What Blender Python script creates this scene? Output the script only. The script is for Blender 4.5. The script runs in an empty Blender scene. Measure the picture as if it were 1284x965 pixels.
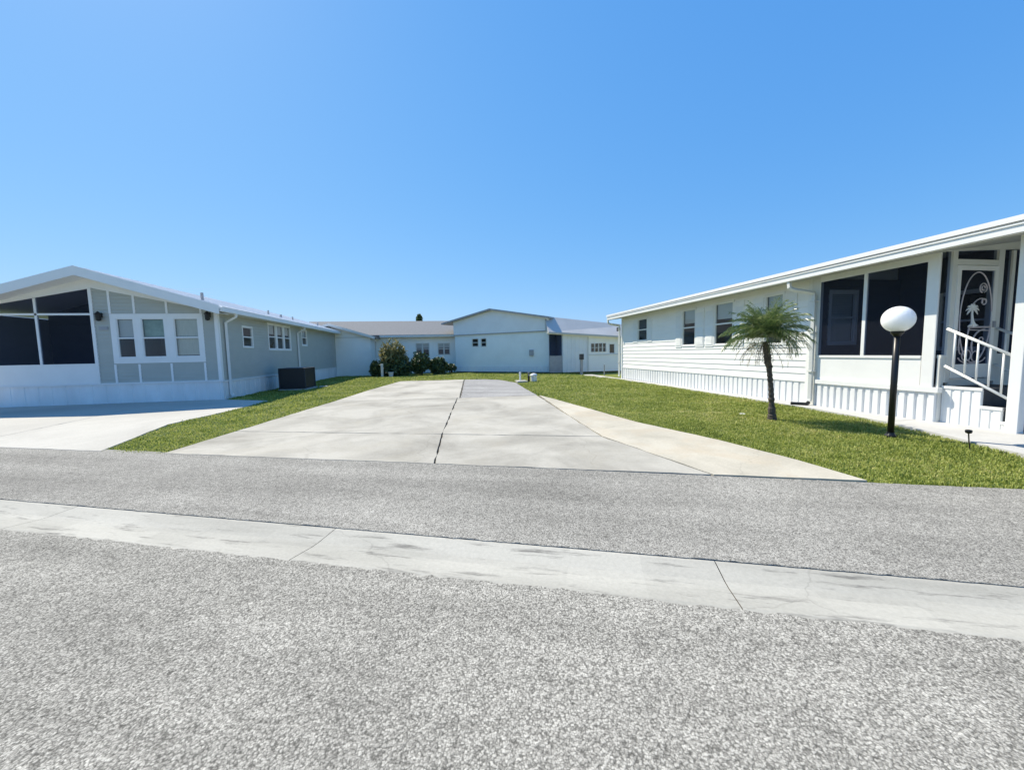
import bpy, math, random
import numpy as np
from mathutils import Vector, Matrix
rnd = random.Random(7)
rng = np.random.default_rng(11)
sc = bpy.context.scene
col = sc.collection

# ------------------------------------------------------------------ helpers
def tag(o, label=None, cat=None, group=None, kind=None):
    if label: o['label'] = label
    if cat: o['category'] = cat
    if group: o['group'] = group
    if kind: o['kind'] = kind
    return o

def empty(name, loc, label, cat, group=None):
    o = bpy.data.objects.new(name, None)
    o.location = loc
    o.empty_display_size = .3
    col.objects.link(o)
    return tag(o, label, cat, group)

class MB:
    """collects faces in world metres; build() links ONE mesh object"""
    def __init__(s): s.v = []; s.f = []
    def poly(s, pts):
        n = len(s.v); s.v += [tuple(p) for p in pts]; s.f.append(tuple(range(n, n+len(pts)))); return s
    def hexa(s, p):   # 8 points: bottom ring 0-3, top ring 4-7
        n = len(s.v); s.v += [tuple(q) for q in p]
        for f in ((3,2,1,0),(4,5,6,7),(0,1,5,4),(1,2,6,5),(2,3,7,6),(3,0,4,7)):
            s.f.append(tuple(n+i for i in f))
        return s
    def box(s, x0,y0,z0,x1,y1,z1):
        return s.hexa([(x0,y0,z0),(x1,y0,z0),(x1,y1,z0),(x0,y1,z0),(x0,y0,z1),(x1,y0,z1),(x1,y1,z1),(x0,y1,z1)])
    def tbox(s, T, s0,s1,o0,o1,z0,z1):
        return s.hexa([T(s0,o0,z0),T(s1,o0,z0),T(s1,o1,z0),T(s0,o1,z0),T(s0,o0,z1),T(s1,o0,z1),T(s1,o1,z1),T(s0,o1,z1)])
    def prism(s, pts, d):   # polygon pts extruded along vector d
        d = Vector(d); n = len(pts); b = len(s.v)
        s.v += [tuple(p) for p in pts] + [tuple(Vector(p)+d) for p in pts]
        s.f.append(tuple(b+i for i in range(n-1,-1,-1))); s.f.append(tuple(b+n+i for i in range(n)))
        for i in range(n):
            j = (i+1) % n; s.f.append((b+i,b+j,b+n+j,b+n+i))
        return s
    def tube(s, path, r, n=8, caps=True):
        path = [Vector(p) for p in path]; rr = r if isinstance(r,(list,tuple)) else [r]*len(path)
        rings = []; b = len(s.v); prev = None
        for i,p in enumerate(path):
            t = (path[min(i+1,len(path)-1)]-path[max(i-1,0)]).normalized()
            if prev is None: a = t.orthogonal().normalized()
            else: a = (prev - t*prev.dot(t)).normalized()
            prev = a; c = t.cross(a)
            for k in range(n):
                an = 2*math.pi*k/n; s.v.append(tuple(p+(a*math.cos(an)+c*math.sin(an))*rr[i]))
        for i in range(len(path)-1):
            for k in range(n):
                k2 = (k+1)%n; s.f.append((b+i*n+k,b+i*n+k2,b+(i+1)*n+k2,b+(i+1)*n+k))
        if caps:
            s.f.append(tuple(b+k for k in range(n-1,-1,-1))); s.f.append(tuple(b+(len(path)-1)*n+k for k in range(n)))
        return s
    def lathe(s, c, prof, n=24):   # prof: (r,z) list
        b = len(s.v)
        for r,z in prof:
            for k in range(n):
                a = 2*math.pi*k/n; s.v.append((c[0]+r*math.cos(a),c[1]+r*math.sin(a),c[2]+z))
        for i in range(len(prof)-1):
            for k in range(n):
                k2=(k+1)%n; s.f.append((b+i*n+k,b+i*n+k2,b+(i+1)*n+k2,b+(i+1)*n+k))
        s.f.append(tuple(b+k for k in range(n-1,-1,-1))); s.f.append(tuple(b+(len(prof)-1)*n+k for k in range(n)))
        return s
    def build(s, name, m, parent=None, smooth=False, bevel=0, label=None):
        off = Vector((0,0,0)); p = parent
        while p is not None:
            off += Vector(p.location); p = p.parent
        me = bpy.data.meshes.new(name)
        me.from_pydata([tuple(Vector(v)-off) for v in s.v], [], s.f); me.validate(); me.update()
        if smooth:
            for q in me.polygons: q.use_smooth = True
        me.materials.append(m)
        o = bpy.data.objects.new(name, me); col.objects.link(o)
        if parent is not None: o.parent = parent
        if bevel:
            b = o.modifiers.new('bevel','BEVEL'); b.width = bevel; b.segments = 2; b.limit_method='ANGLE'
        if label: o['label'] = label
        return o

def npmesh(name, V, F, m, parent=None, off=(0,0,0)):
    """fast mesh from numpy verts and equal-sized faces"""
    V = np.asarray(V, np.float32) - np.asarray(off, np.float32); F = np.asarray(F, np.int32)
    me = bpy.data.meshes.new(name); k = F.shape[1]
    me.vertices.add(len(V)); me.vertices.foreach_set('co', V.ravel())
    me.loops.add(F.size); me.loops.foreach_set('vertex_index', F.ravel())
    me.polygons.add(len(F)); me.polygons.foreach_set('loop_start', np.arange(0, F.size, k, dtype=np.int32))
    me.update(); me.validate()
    me.materials.append(m)
    o = bpy.data.objects.new(name, me); col.objects.link(o)
    if parent is not None: o.parent = parent
    return o

def frame(P, d, o):
    """wall frame: T(s along wall, o outward, z)"""
    P = Vector(P); d = Vector(d).normalized(); o = Vector(o).normalized()
    return lambda s,q,z: P + d*s + o*q + Vector((0,0,z))

# ------------------------------------------------------------------ materials
def N(nt, t, **kw):
    n = nt.nodes.new(t)
    for k,v in kw.items():
        if k in n.inputs: n.inputs[k].default_value = v
        else: setattr(n,k,v)
    return n
def mat(name, base, rough=.6, var=.08, scale=3., spec=.4, bump=0, bscale=40., metal=0, stretch=(1,1,1)):
    m = bpy.data.materials.new(name); m.use_nodes = True; nt = m.node_tree; L = nt.links
    b = nt.nodes['Principled BSDF']
    b.inputs['Roughness'].default_value = rough; b.inputs['Specular IOR Level'].default_value = spec
    b.inputs['Metallic'].default_value = metal
    tc = N(nt,'ShaderNodeTexCoord'); mp = N(nt,'ShaderNodeMapping'); mp.inputs['Scale'].default_value = stretch
    L.new(tc.outputs['Object'], mp.inputs[0])
    nz = N(nt,'ShaderNodeTexNoise',Scale=scale,Detail=6.,Roughness=.6); L.new(mp.outputs[0], nz.inputs['Vector'])
    cr = N(nt,'ShaderNodeMapRange'); cr.inputs['From Min'].default_value=.3; cr.inputs['From Max'].default_value=.7
    cr.inputs['To Min'].default_value=1-var; cr.inputs['To Max'].default_value=1+var
    L.new(nz.outputs['Fac'], cr.inputs['Value'])
    mx = N(nt,'ShaderNodeVectorMath',operation='SCALE'); mx.inputs[0].default_value = base[:3]
    L.new(cr.outputs[0], mx.inputs['Scale']); L.new(mx.outputs[0], b.inputs['Base Color'])
    if bump:
        n2 = N(nt,'ShaderNodeTexNoise',Scale=bscale,Detail=3.); L.new(tc.outputs['Object'], n2.inputs['Vector'])
        bp = N(nt,'ShaderNodeBump',Strength=bump,Distance=.01); L.new(n2.outputs['Fac'], bp.inputs['Height'])
        L.new(bp.outputs[0], b.inputs['Normal'])
    return m

M = {}
M['white'] = mat('white_paint', (.78,.79,.78), .45, .03, 2.)
M['vinyl'] = mat('white_vinyl_siding', (.84,.84,.82), .5, .035, 1.2, stretch=(1,1,3))
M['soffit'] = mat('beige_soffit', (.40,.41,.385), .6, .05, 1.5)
M['aged_white'] = mat('aged_white_panel', (.66,.67,.64), .5, .06, 1.5)
M['skirt'] = mat('white_skirting', (.74,.75,.75), .5, .07, 1.1, stretch=(1,1,.5))
M['skirt_worn'] = mat('worn_skirting', (.76,.77,.77), .55, .12, 1.1, stretch=(1,1,.4))
M['gray'] = mat('gray_siding', (.43,.445,.405), .55, .05, 1.3, stretch=(1,1,3))
M['metal_roof'] = mat('white_metal_roof', (.80,.80,.80), .4, .04, .8)
M['wingroof'] = mat('gray_roof_panel', (.50,.50,.49), .6, .07, .8)  # plain mid gray base, darker than the pale wall panels
M['shingle'] = mat('gray_shingle', (.17,.18,.19), .9, .16, 9., bump=.5)
M['bluewall'] = mat('pale_blue_siding', (.80,.84,.82), .55, .04, 1.)
M['palewall'] = mat('pale_gray_siding', (.78,.80,.80), .55, .05, 1.)
M['creamwall'] = mat('off_white_wall', (.93,.92,.87), .6, .05, .8)
M['darkmetal'] = mat('dark_bronze_metal', (.02,.02,.022), .4, .1, 8.)
M['acbody'] = mat('charcoal_grille', (.035,.04,.05), .55, .12, 6.)
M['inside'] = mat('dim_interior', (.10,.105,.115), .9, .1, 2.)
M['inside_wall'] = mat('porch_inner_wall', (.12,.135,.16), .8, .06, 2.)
M['blind'] = mat('window_blind', (.62,.64,.66), .7, .05, 3., stretch=(1,1,20))
M['drape'] = mat('cream_curtain', (.72,.72,.66), .8, .1, 6., stretch=(6,6,.6))
M['leafpane'] = mat('green_curtain', (.34,.46,.42), .8, .25, 3.)
M['black'] = mat('black_paint', (.012,.012,.013), .35, .1, 5.)
M['pvc'] = mat('white_pvc', (.78,.78,.76), .35, .03, 4.)
M['pot'] = mat('pale_pot', (.62,.60,.58), .7, .08, 5.)
M['tread'] = mat('dark_step_tread', (.05,.055,.065), .8, .15, 9.)
M['splash'] = mat('gray_concrete_block', (.42,.42,.40), .85, .1, 8., bump=.3)
M['walk'] = mat('walk_concrete', (.47,.47,.46), .85, .10, 1.6, bump=.25, bscale=60.)
M['pewter'] = mat('gray_metal', (.33,.34,.36), .45, .1, 4.)
M['iron'] = mat('pale_ironwork', (.55,.50,.52), .45, .06, 4.)
M['soil'] = mat('dark_soil', (.09,.08,.062), .95, .3, 12.)

def glass_mat(name, tint, base_fac, rough=.02):
    m = bpy.data.materials.new(name); m.use_nodes = True; nt = m.node_tree; L = nt.links
    nt.nodes.remove(nt.nodes['Principled BSDF']); out = nt.nodes['Material Output']
    tr = N(nt,'ShaderNodeBsdfTransparent'); tr.inputs[0].default_value = (*tint,1)
    gl = N(nt,'ShaderNodeBsdfGlossy'); gl.inputs['Roughness'].default_value = rough; gl.inputs['Color'].default_value=(.95,.97,1,1)
    lw = N(nt,'ShaderNodeLayerWeight',Blend=.5); pw = N(nt,'ShaderNodeMath',operation='POWER'); pw.inputs[1].default_value = 4.
    L.new(lw.outputs['Facing'], pw.inputs[0])
    ad = N(nt,'ShaderNodeMath',operation='MULTIPLY_ADD'); ad.inputs[1].default_value = .7; ad.inputs[2].default_value = base_fac
    L.new(pw.outputs[0], ad.inputs[0])
    tc = N(nt,'ShaderNodeTexCoord'); nz = N(nt,'ShaderNodeTexNoise',Scale=1.3); L.new(tc.outputs['Object'],nz.inputs['Vector'])
    bp = N(nt,'ShaderNodeBump',Strength=.08,Distance=.05); L.new(nz.outputs['Fac'],bp.inputs['Height']); L.new(bp.outputs[0],gl.inputs['Normal'])
    mx = N(nt,'ShaderNodeMixShader'); L.new(ad.outputs[0],mx.inputs[0]); L.new(tr.outputs[0],mx.inputs[1]); L.new(gl.outputs[0],mx.inputs[2])
    L.new(mx.outputs[0], out.inputs[0]); return m
M['glass'] = glass_mat('window_glass', (.82,.86,.86), .05)
M['tint'] = glass_mat('tinted_porch_film', (.20,.23,.32), .0, .08)
def screen_mat():
    m = bpy.data.materials.new('dark_insect_screen'); m.use_nodes = True; nt = m.node_tree; L = nt.links
    b = nt.nodes['Principled BSDF']; out = nt.nodes['Material Output']
    b.inputs['Base Color'].default_value = (.020,.023,.034,1); b.inputs['Roughness'].default_value=.35; b.inputs['Specular IOR Level'].default_value=.1
    tc=N(nt,'ShaderNodeTexCoord'); nz=N(nt,'ShaderNodeTexNoise',Scale=1.,Detail=2.); L.new(tc.outputs['Object'],nz.inputs['Vector'])
    mr=N(nt,'ShaderNodeMapRange'); mr.inputs['To Min'].default_value=.36; mr.inputs['To Max'].default_value=.46; L.new(nz.outputs['Fac'],mr.inputs['Value'])
    tr=N(nt,'ShaderNodeBsdfTransparent'); tr.inputs[0].default_value=(.66,.74,.92,1)
    mx=N(nt,'ShaderNodeMixShader'); L.new(mr.outputs[0],mx.inputs[0]); L.new(tr.outputs[0],mx.inputs[1]); L.new(b.outputs[0],mx.inputs[2])
    L.new(mx.outputs[0],out.inputs[0]); return m
M['screen'] = screen_mat()
def globe_mat():
    m = bpy.data.materials.new('white_acrylic_globe'); m.use_nodes=True; b=m.node_tree.nodes['Principled BSDF']
    b.inputs['Base Color'].default_value=(.93,.93,.91,1); b.inputs['Roughness'].default_value=.25
    b.inputs['Subsurface Weight'].default_value=1.; b.inputs['Subsurface Radius'].default_value=(.4,.4,.4); b.inputs['Subsurface Scale'].default_value=1.
    nt=m.node_tree; tc=N(nt,'ShaderNodeTexCoord'); nz=N(nt,'ShaderNodeTexNoise',Scale=6.); nt.links.new(tc.outputs['Object'],nz.inputs['Vector'])
    mr=N(nt,'ShaderNodeMapRange'); mr.inputs['To Min'].default_value=.2; mr.inputs['To Max'].default_value=.35; nt.links.new(nz.outputs['Fac'],mr.inputs['Value']); nt.links.new(mr.outputs[0],b.inputs['Roughness'])
    return m
M['globe'] = globe_mat()

def ramp(nt, stops):
    r = N(nt,'ShaderNodeValToRGB'); e = r.color_ramp.elements
    while len(e) < len(stops): e.new(.5)
    for i,(p,c) in enumerate(stops): e[i].position=p; e[i].color=(*c,1)
    return r
def leaf_mat(name, stops, rough=.5, spec=.35, trans=.25, patch=0.):
    m = bpy.data.materials.new(name); m.use_nodes=True; nt=m.node_tree; L=nt.links; b=nt.nodes['Principled BSDF']; out=nt.nodes['Material Output']
    g=N(nt,'ShaderNodeNewGeometry'); tc=N(nt,'ShaderNodeTexCoord'); nz=N(nt,'ShaderNodeTexNoise',Scale=2.6,Detail=5.,Roughness=.65); L.new(tc.outputs['Object'],nz.inputs['Vector'])
    a=N(nt,'ShaderNodeMath',operation='MULTIPLY_ADD'); L.new(g.outputs['Random Per Island'],a.inputs[0]); a.inputs[1].default_value=.55
    s=N(nt,'ShaderNodeMath',operation='MULTIPLY_ADD'); L.new(nz.outputs['Fac'],s.inputs[0]); s.inputs[1].default_value=1.1; s.inputs[2].default_value=-.32
    L.new(s.outputs[0],a.inputs[2]); r=ramp(nt,stops); top=a.outputs[0]
    if patch:
        pz=N(nt,'ShaderNodeTexNoise',Scale=.55,Detail=4.,Roughness=.6); L.new(tc.outputs['Object'],pz.inputs['Vector'])
        pa=N(nt,'ShaderNodeMath',operation='MULTIPLY_ADD'); L.new(pz.outputs['Fac'],pa.inputs[0]); pa.inputs[1].default_value=patch
        pb=N(nt,'ShaderNodeMath',operation='SUBTRACT'); L.new(a.outputs[0],pb.inputs[0]); pb.inputs[1].default_value=patch*.5; L.new(pb.outputs[0],pa.inputs[2]); top=pa.outputs[0]
    L.new(top,r.inputs[0])
    L.new(r.outputs[0],b.inputs['Base Color']); b.inputs['Roughness'].default_value=rough; b.inputs['Specular IOR Level'].default_value=spec
    t=N(nt,'ShaderNodeBsdfTranslucent'); L.new(r.outputs[0],t.inputs[0]); mx=N(nt,'ShaderNodeMixShader'); mx.inputs[0].default_value=trans
    L.new(b.outputs[0],mx.inputs[1]); L.new(t.outputs[0],mx.inputs[2]); L.new(mx.outputs[0],out.inputs[0]); return m
M['blade'] = leaf_mat('grass_blades', [(0,(.13,.17,.03)),(.35,(.25,.31,.06)),(.6,(.37,.41,.10)),(.85,(.48,.48,.17)),(1,(.58,.52,.26))], .55,.3,.4,1.1)
M['frond'] = leaf_mat('palm_leaflets', [(0,(.045,.085,.03)),(.45,(.12,.19,.06)),(.8,(.27,.31,.13)),(1,(.42,.43,.24))], .32,.6,.3)
M['deadfrond'] = leaf_mat('dry_palm_leaflets', [(0,(.07,.05,.03)),(.6,(.16,.12,.07)),(1,(.30,.24,.15))], .8,.1,.15)
M['dark_leaf'] = leaf_mat('dark_shrub_leaves', [(0,(.018,.036,.018)),(.5,(.055,.092,.038)),(1,(.18,.23,.10))], .45,.4,.15)
M['yellow_leaf'] = leaf_mat('yellow_green_leaves', [(0,(.07,.085,.025)),(.5,(.24,.225,.09)),(1,(.52,.44,.24))], .55,.3,.3)
M['stick'] = mat('brown_stems', (.10,.075,.055), .85, .2, 8.)
M['trunk'] = mat('palm_trunk_bark', (.085,.070,.058), .9, .35, 14., bump=.9, bscale=45., stretch=(1,1,2))

def asphalt_mat(name, lo, mid, hi, light=1., seed=0):
    m=bpy.data.materials.new(name); m.use_nodes=True; nt=m.node_tree; L=nt.links; b=nt.nodes['Principled BSDF']
    tc=N(nt,'ShaderNodeTexCoord'); mp=N(nt,'ShaderNodeMapping'); mp.inputs['Location'].default_value=(seed,seed*.7,0); L.new(tc.outputs['Object'],mp.inputs[0])
    # warp so that the stones are irregular
    wz=N(nt,'ShaderNodeTexNoise',Scale=45.,Detail=2.); L.new(mp.outputs[0],wz.inputs['Vector'])
    ws=N(nt,'ShaderNodeVectorMath',operation='SCALE'); ws.inputs['Scale'].default_value=.018; L.new(wz.outputs['Color'],ws.inputs[0])
    wa=N(nt,'ShaderNodeVectorMath',operation='ADD'); L.new(mp.outputs[0],wa.inputs[0]); L.new(ws.outputs[0],wa.inputs[1])
    v1=N(nt,'ShaderNodeTexVoronoi',Scale=104.); L.new(wa.outputs[0],v1.inputs['Vector'])
    v2=N(nt,'ShaderNodeTexVoronoi',Scale=230.); L.new(wa.outputs[0],v2.inputs['Vector'])
    s1=N(nt,'ShaderNodeSeparateColor'); L.new(v1.outputs['Color'],s1.inputs[0]); s2=N(nt,'ShaderNodeSeparateColor'); L.new(v2.outputs['Color'],s2.inputs[0])
    mixv=N(nt,'ShaderNodeMix'); mixv.data_type='FLOAT'; mixv.inputs[0].default_value=.38; L.new(s1.outputs[0],mixv.inputs[2]); L.new(s2.outputs[1],mixv.inputs[3])
    r=ramp(nt,[(0,lo),(.28,tuple(.55*a+.45*c for a,c in zip(lo,mid))),(.5,mid),(.78,tuple(.5*a+.5*c for a,c in zip(mid,hi))),(1,hi)]); L.new(mixv.outputs[0],r.inputs[0])
    # dark binder between the stones
    gp=N(nt,'ShaderNodeMapRange'); gp.inputs['From Min'].default_value=.42; gp.inputs['From Max'].default_value=.75; gp.inputs['To Min'].default_value=1.; gp.inputs['To Max'].default_value=.45
    L.new(v1.outputs['Distance'],gp.inputs['Value'])
    big=N(nt,'ShaderNodeTexNoise',Scale=.55,Detail=7.,Roughness=.62); L.new(mp.outputs[0],big.inputs['Vector'])
    bm=N(nt,'ShaderNodeMapRange'); bm.inputs['From Min'].default_value=.3; bm.inputs['From Max'].default_value=.7; bm.inputs['To Min'].default_value=.84*light; bm.inputs['To Max'].default_value=1.14*light; L.new(big.outputs['Fac'],bm.inputs['Value'])
    md=N(nt,'ShaderNodeTexNoise',Scale=13.,Detail=6.,Roughness=.75); L.new(mp.outputs[0],md.inputs['Vector'])
    mm=N(nt,'ShaderNodeMapRange'); mm.inputs['From Min'].default_value=.3; mm.inputs['From Max'].default_value=.7; mm.inputs['To Min'].default_value=.80; mm.inputs['To Max'].default_value=1.2; L.new(md.outputs['Fac'],mm.inputs['Value'])
    x1=N(nt,'ShaderNodeMath',operation='MULTIPLY'); L.new(gp.outputs[0],x1.inputs[0]); L.new(bm.outputs[0],x1.inputs[1])
    x2=N(nt,'ShaderNodeMath',operation='MULTIPLY'); L.new(x1.outputs[0],x2.inputs[0]); L.new(mm.outputs[0],x2.inputs[1])
    # wear bands that run along the street, and small dark oil spots
    ma_=N(nt,'ShaderNodeMapping'); ma_.inputs['Rotation'].default_value=(0,0,math.radians(21.66)); L.new(tc.outputs['Object'],ma_.inputs[0])
    mb_=N(nt,'ShaderNodeMapping'); mb_.inputs['Scale'].default_value=(.14,1.6,1); L.new(ma_.outputs[0],mb_.inputs[0])
    bn=N(nt,'ShaderNodeTexNoise',Scale=1.3,Detail=4.,Roughness=.55); L.new(mb_.outputs[0],bn.inputs['Vector'])
    br=N(nt,'ShaderNodeMapRange'); br.inputs['From Min'].default_value=.32; br.inputs['From Max'].default_value=.68; br.inputs['To Min'].default_value=.84; br.inputs['To Max'].default_value=1.1; L.new(bn.outputs['Fac'],br.inputs['Value'])
    sn=N(nt,'ShaderNodeTexNoise',Scale=3.2,Detail=3.,Roughness=.6); L.new(mp.outputs[0],sn.inputs['Vector'])
    sr=N(nt,'ShaderNodeMapRange'); sr.inputs['From Min'].default_value=.64; sr.inputs['From Max'].default_value=.78; sr.inputs['To Min'].default_value=1.; sr.inputs['To Max'].default_value=.72; L.new(sn.outputs['Fac'],sr.inputs['Value'])
    x3=N(nt,'ShaderNodeMath',operation='MULTIPLY'); L.new(br.outputs[0],x3.inputs[0]); L.new(sr.outputs[0],x3.inputs[1])
    x4=N(nt,'ShaderNodeMath',operation='MULTIPLY'); L.new(x3.outputs[0],x4.inputs[0]); L.new(x2.outputs[0],x4.inputs[1]); x2=x4
    sc_=N(nt,'ShaderNodeVectorMath',operation='SCALE'); L.new(r.outputs[0],sc_.inputs[0]); L.new(x2.outputs[0],sc_.inputs['Scale'])
    L.new(sc_.outputs[0],b.inputs['Base Color']); b.inputs['Roughness'].default_value=.95; b.inputs['Specular IOR Level'].default_value=.08
    hh=N(nt,'ShaderNodeMath',operation='MULTIPLY_ADD'); L.new(v1.outputs['Distance'],hh.inputs[0]); hh.inputs[1].default_value=-1.; L.new(s1.outputs[1],hh.inputs[2])
    bp=N(nt,'ShaderNodeBump',Strength=.3,Distance=.005); L.new(hh.outputs[0],bp.inputs['Height']); L.new(bp.outputs[0],b.inputs['Normal'])
    return m
M['asphalt'] = asphalt_mat('exposed_stone_asphalt', (.185,.178,.158),(.36,.348,.310),(.60,.58,.52))
M['asphalt_far'] = asphalt_mat('street_asphalt_far_lane', (.20,.193,.174),(.345,.334,.302),(.52,.505,.455),1.,3.3)
M['patch'] = asphalt_mat('smooth_gray_asphalt', (.30,.297,.29),(.40,.395,.382),(.50,.493,.475),1.,8.1)

def concrete_mat(name, base, stain, amount=.5, sscale=.7, rust=None, stretch=(1,1,1), streak=0.):
    m=bpy.data.materials.new(name); m.use_nodes=True; nt=m.node_tree; L=nt.links; b=nt.nodes['Principled BSDF']
    tc=N(nt,'ShaderNodeTexCoord'); g=N(nt,'ShaderNodeNewGeometry')
    mr_=N(nt,'ShaderNodeMapping'); mr_.inputs['Rotation'].default_value=(0,0,math.radians(21.66)); L.new(tc.outputs['Object'],mr_.inputs[0])
    mp=N(nt,'ShaderNodeMapping'); mp.inputs['Scale'].default_value=stretch; L.new(mr_.outputs[0],mp.inputs[0])
    n1=N(nt,'ShaderNodeTexNoise',Scale=sscale,Detail=8.,Roughness=.62,Distortion=.4); L.new(mp.outputs[0],n1.inputs['Vector'])
    c1=N(nt,'ShaderNodeMapRange'); c1.inputs['From Min'].default_value=.42; c1.inputs['From Max'].default_value=.72; c1.inputs['To Max'].default_value=amount; L.new(n1.outputs['Fac'],c1.inputs['Value'])
    mx=N(nt,'ShaderNodeMix'); mx.data_type='RGBA'; mx.inputs[6].default_value=(*base,1); mx.inputs[7].default_value=(*stain,1); L.new(c1.outputs[0],mx.inputs[0])
    last=mx.outputs[2]
    if rust:
        n3=N(nt,'ShaderNodeTexNoise',Scale=1.1,Detail=6.,Roughness=.65,Distortion=.8); n3.inputs['W' if 'W' in n3.inputs and False else 'Scale'].default_value=.9
        L.new(tc.outputs['Object'],n3.inputs['Vector'])
        c3=N(nt,'ShaderNodeMapRange'); c3.inputs['From Min'].default_value=.5; c3.inputs['From Max'].default_value=.75; c3.inputs['To Max'].default_value=.8; L.new(n3.outputs['Fac'],c3.inputs['Value'])
        m3=N(nt,'ShaderNodeMix'); m3.data_type='RGBA'; L.new(c3.outputs[0],m3.inputs[0]); L.new(last,m3.inputs[6]); m3.inputs[7].default_value=(*rust,1); last=m3.outputs[2]
    if streak:   # elongated dark spots where water stood
        mp2=N(nt,'ShaderNodeMapping'); mp2.inputs['Scale'].default_value=(.9,6.5,1); L.new(mr_.outputs[0],mp2.inputs[0])
        n4=N(nt,'ShaderNodeTexNoise',Scale=1.7,Detail=5.,Roughness=.7); L.new(mp2.outputs[0],n4.inputs['Vector'])
        c4=N(nt,'ShaderNodeMapRange'); c4.inputs['From Min'].default_value=.555; c4.inputs['From Max'].default_value=.69; c4.inputs['To Max'].default_value=streak; L.new(n4.outputs['Fac'],c4.inputs['Value'])
        m4=N(nt,'ShaderNodeMix'); m4.data_type='RGBA'; L.new(c4.outputs[0],m4.inputs[0]); L.new(last,m4.inputs[6]); m4.inputs[7].default_value=(.13,.125,.115,1); last=m4.outputs[2]
    n2=N(nt,'ShaderNodeTexNoise',Scale=38.,Detail=5.,Roughness=.75); L.new(tc.outputs['Object'],n2.inputs['Vector'])
    c2=N(nt,'ShaderNodeMapRange'); c2.inputs['From Min'].default_value=.3; c2.inputs['From Max'].default_value=.7; c2.inputs['To Min'].default_value=.9; c2.inputs['To Max'].default_value=1.09; L.new(n2.outputs['Fac'],c2.inputs['Value'])
    ri=N(nt,'ShaderNodeMapRange'); ri.inputs['To Min'].default_value=.93; ri.inputs['To Max'].default_value=1.05; L.new(g.outputs['Random Per Island'],ri.inputs['Value'])
    mu=N(nt,'ShaderNodeMath',operation='MULTIPLY'); L.new(c2.outputs[0],mu.inputs[0]); L.new(ri.outputs[0],mu.inputs[1])
    # hairline cracks
    vo=N(nt,'ShaderNodeTexVoronoi',Scale=.34); vo.feature='DISTANCE_TO_EDGE'
    wz=N(nt,'ShaderNodeTexNoise',Scale=2.2,Detail=5.); L.new(tc.outputs['Object'],wz.inputs['Vector']); wm=N(nt,'ShaderNodeVectorMath',operation='MULTIPLY_ADD'); L.new(wz.outputs['Color'],wm.inputs[0]); wm.inputs[1].default_value=(.5,.5,0); L.new(tc.outputs['Object'],wm.inputs[2]); L.new(wm.outputs[0],vo.inputs['Vector'])
    ck=N(nt,'ShaderNodeMapRange'); ck.inputs['From Max'].default_value=.0035; ck.inputs['To Min'].default_value=.84; L.new(vo.outputs['Distance'],ck.inputs['Value'])
    mu2=N(nt,'ShaderNodeMath',operation='MULTIPLY'); L.new(mu.outputs[0],mu2.inputs[0]); L.new(ck.outputs[0],mu2.inputs[1])
    s=N(nt,'ShaderNodeVectorMath',operation='SCALE'); L.new(last,s.inputs[0]); L.new(mu2.outputs[0],s.inputs['Scale']); L.new(s.outputs[0],b.inputs['Base Color'])
    b.inputs['Roughness'].default_value=.88; b.inputs['Specular IOR Level'].default_value=.25
    bp=N(nt,'ShaderNodeBump',Strength=.25,Distance=.004); L.new(n2.outputs['Fac'],bp.inputs['Height']); L.new(bp.outputs[0],b.inputs['Normal'])
    return m
M['concrete'] = concrete_mat('driveway_concrete', (.43,.412,.36), (.225,.213,.182), 1., .6, rust=(.36,.335,.275))
M['beige_concrete'] = concrete_mat('beige_apron_concrete', (.50,.467,.385), (.33,.308,.25), .85, .8, rust=(.45,.375,.27))
M['light_concrete'] = concrete_mat('pale_concrete', (.47,.455,.41), (.34,.33,.295), .7, .5)
M['gutter'] = concrete_mat('gutter_concrete', (.42,.41,.365), (.285,.278,.245), .85, .9, stretch=(.4,2.2,1), streak=.85)

def soil_grass():
    m=bpy.data.materials.new('turf_soil'); m.use_nodes=True; nt=m.node_tree; L=nt.links; b=nt.nodes['Principled BSDF']
    tc=N(nt,'ShaderNodeTexCoord'); n=N(nt,'ShaderNodeTexNoise',Scale=1.4,Detail=8.,Roughness=.7); L.new(tc.outputs['Object'],n.inputs['Vector'])
    r=ramp(nt,[(.25,(.09,.12,.025)),(.5,(.16,.19,.045)),(.75,(.26,.25,.09))]); L.new(n.outputs['Fac'],r.inputs[0]); L.new(r.outputs[0],b.inputs['Base Color'])
    b.inputs['Roughness'].default_value=.95; b.inputs['Specular IOR Level'].default_value=.1; return m
M['turf'] = soil_grass()

# ------------------------------------------------------------------ ground, street, drives
U_ = Vector((.929,-.369,0)).normalized(); W_ = Vector((.369,.929,0)).normalized()    # along / across the street
S0 = Vector((0,3.14,0))
def street(u, w, z=0.): return S0 + U_*u + W_*w + Vector((0,0,z))
g = MB().poly([(-600,-600,-.03),(600,-600,-.03),(600,600,-.03),(-600,600,-.03)]).build('ground', M['turf']); tag(g, kind='structure')

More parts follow.
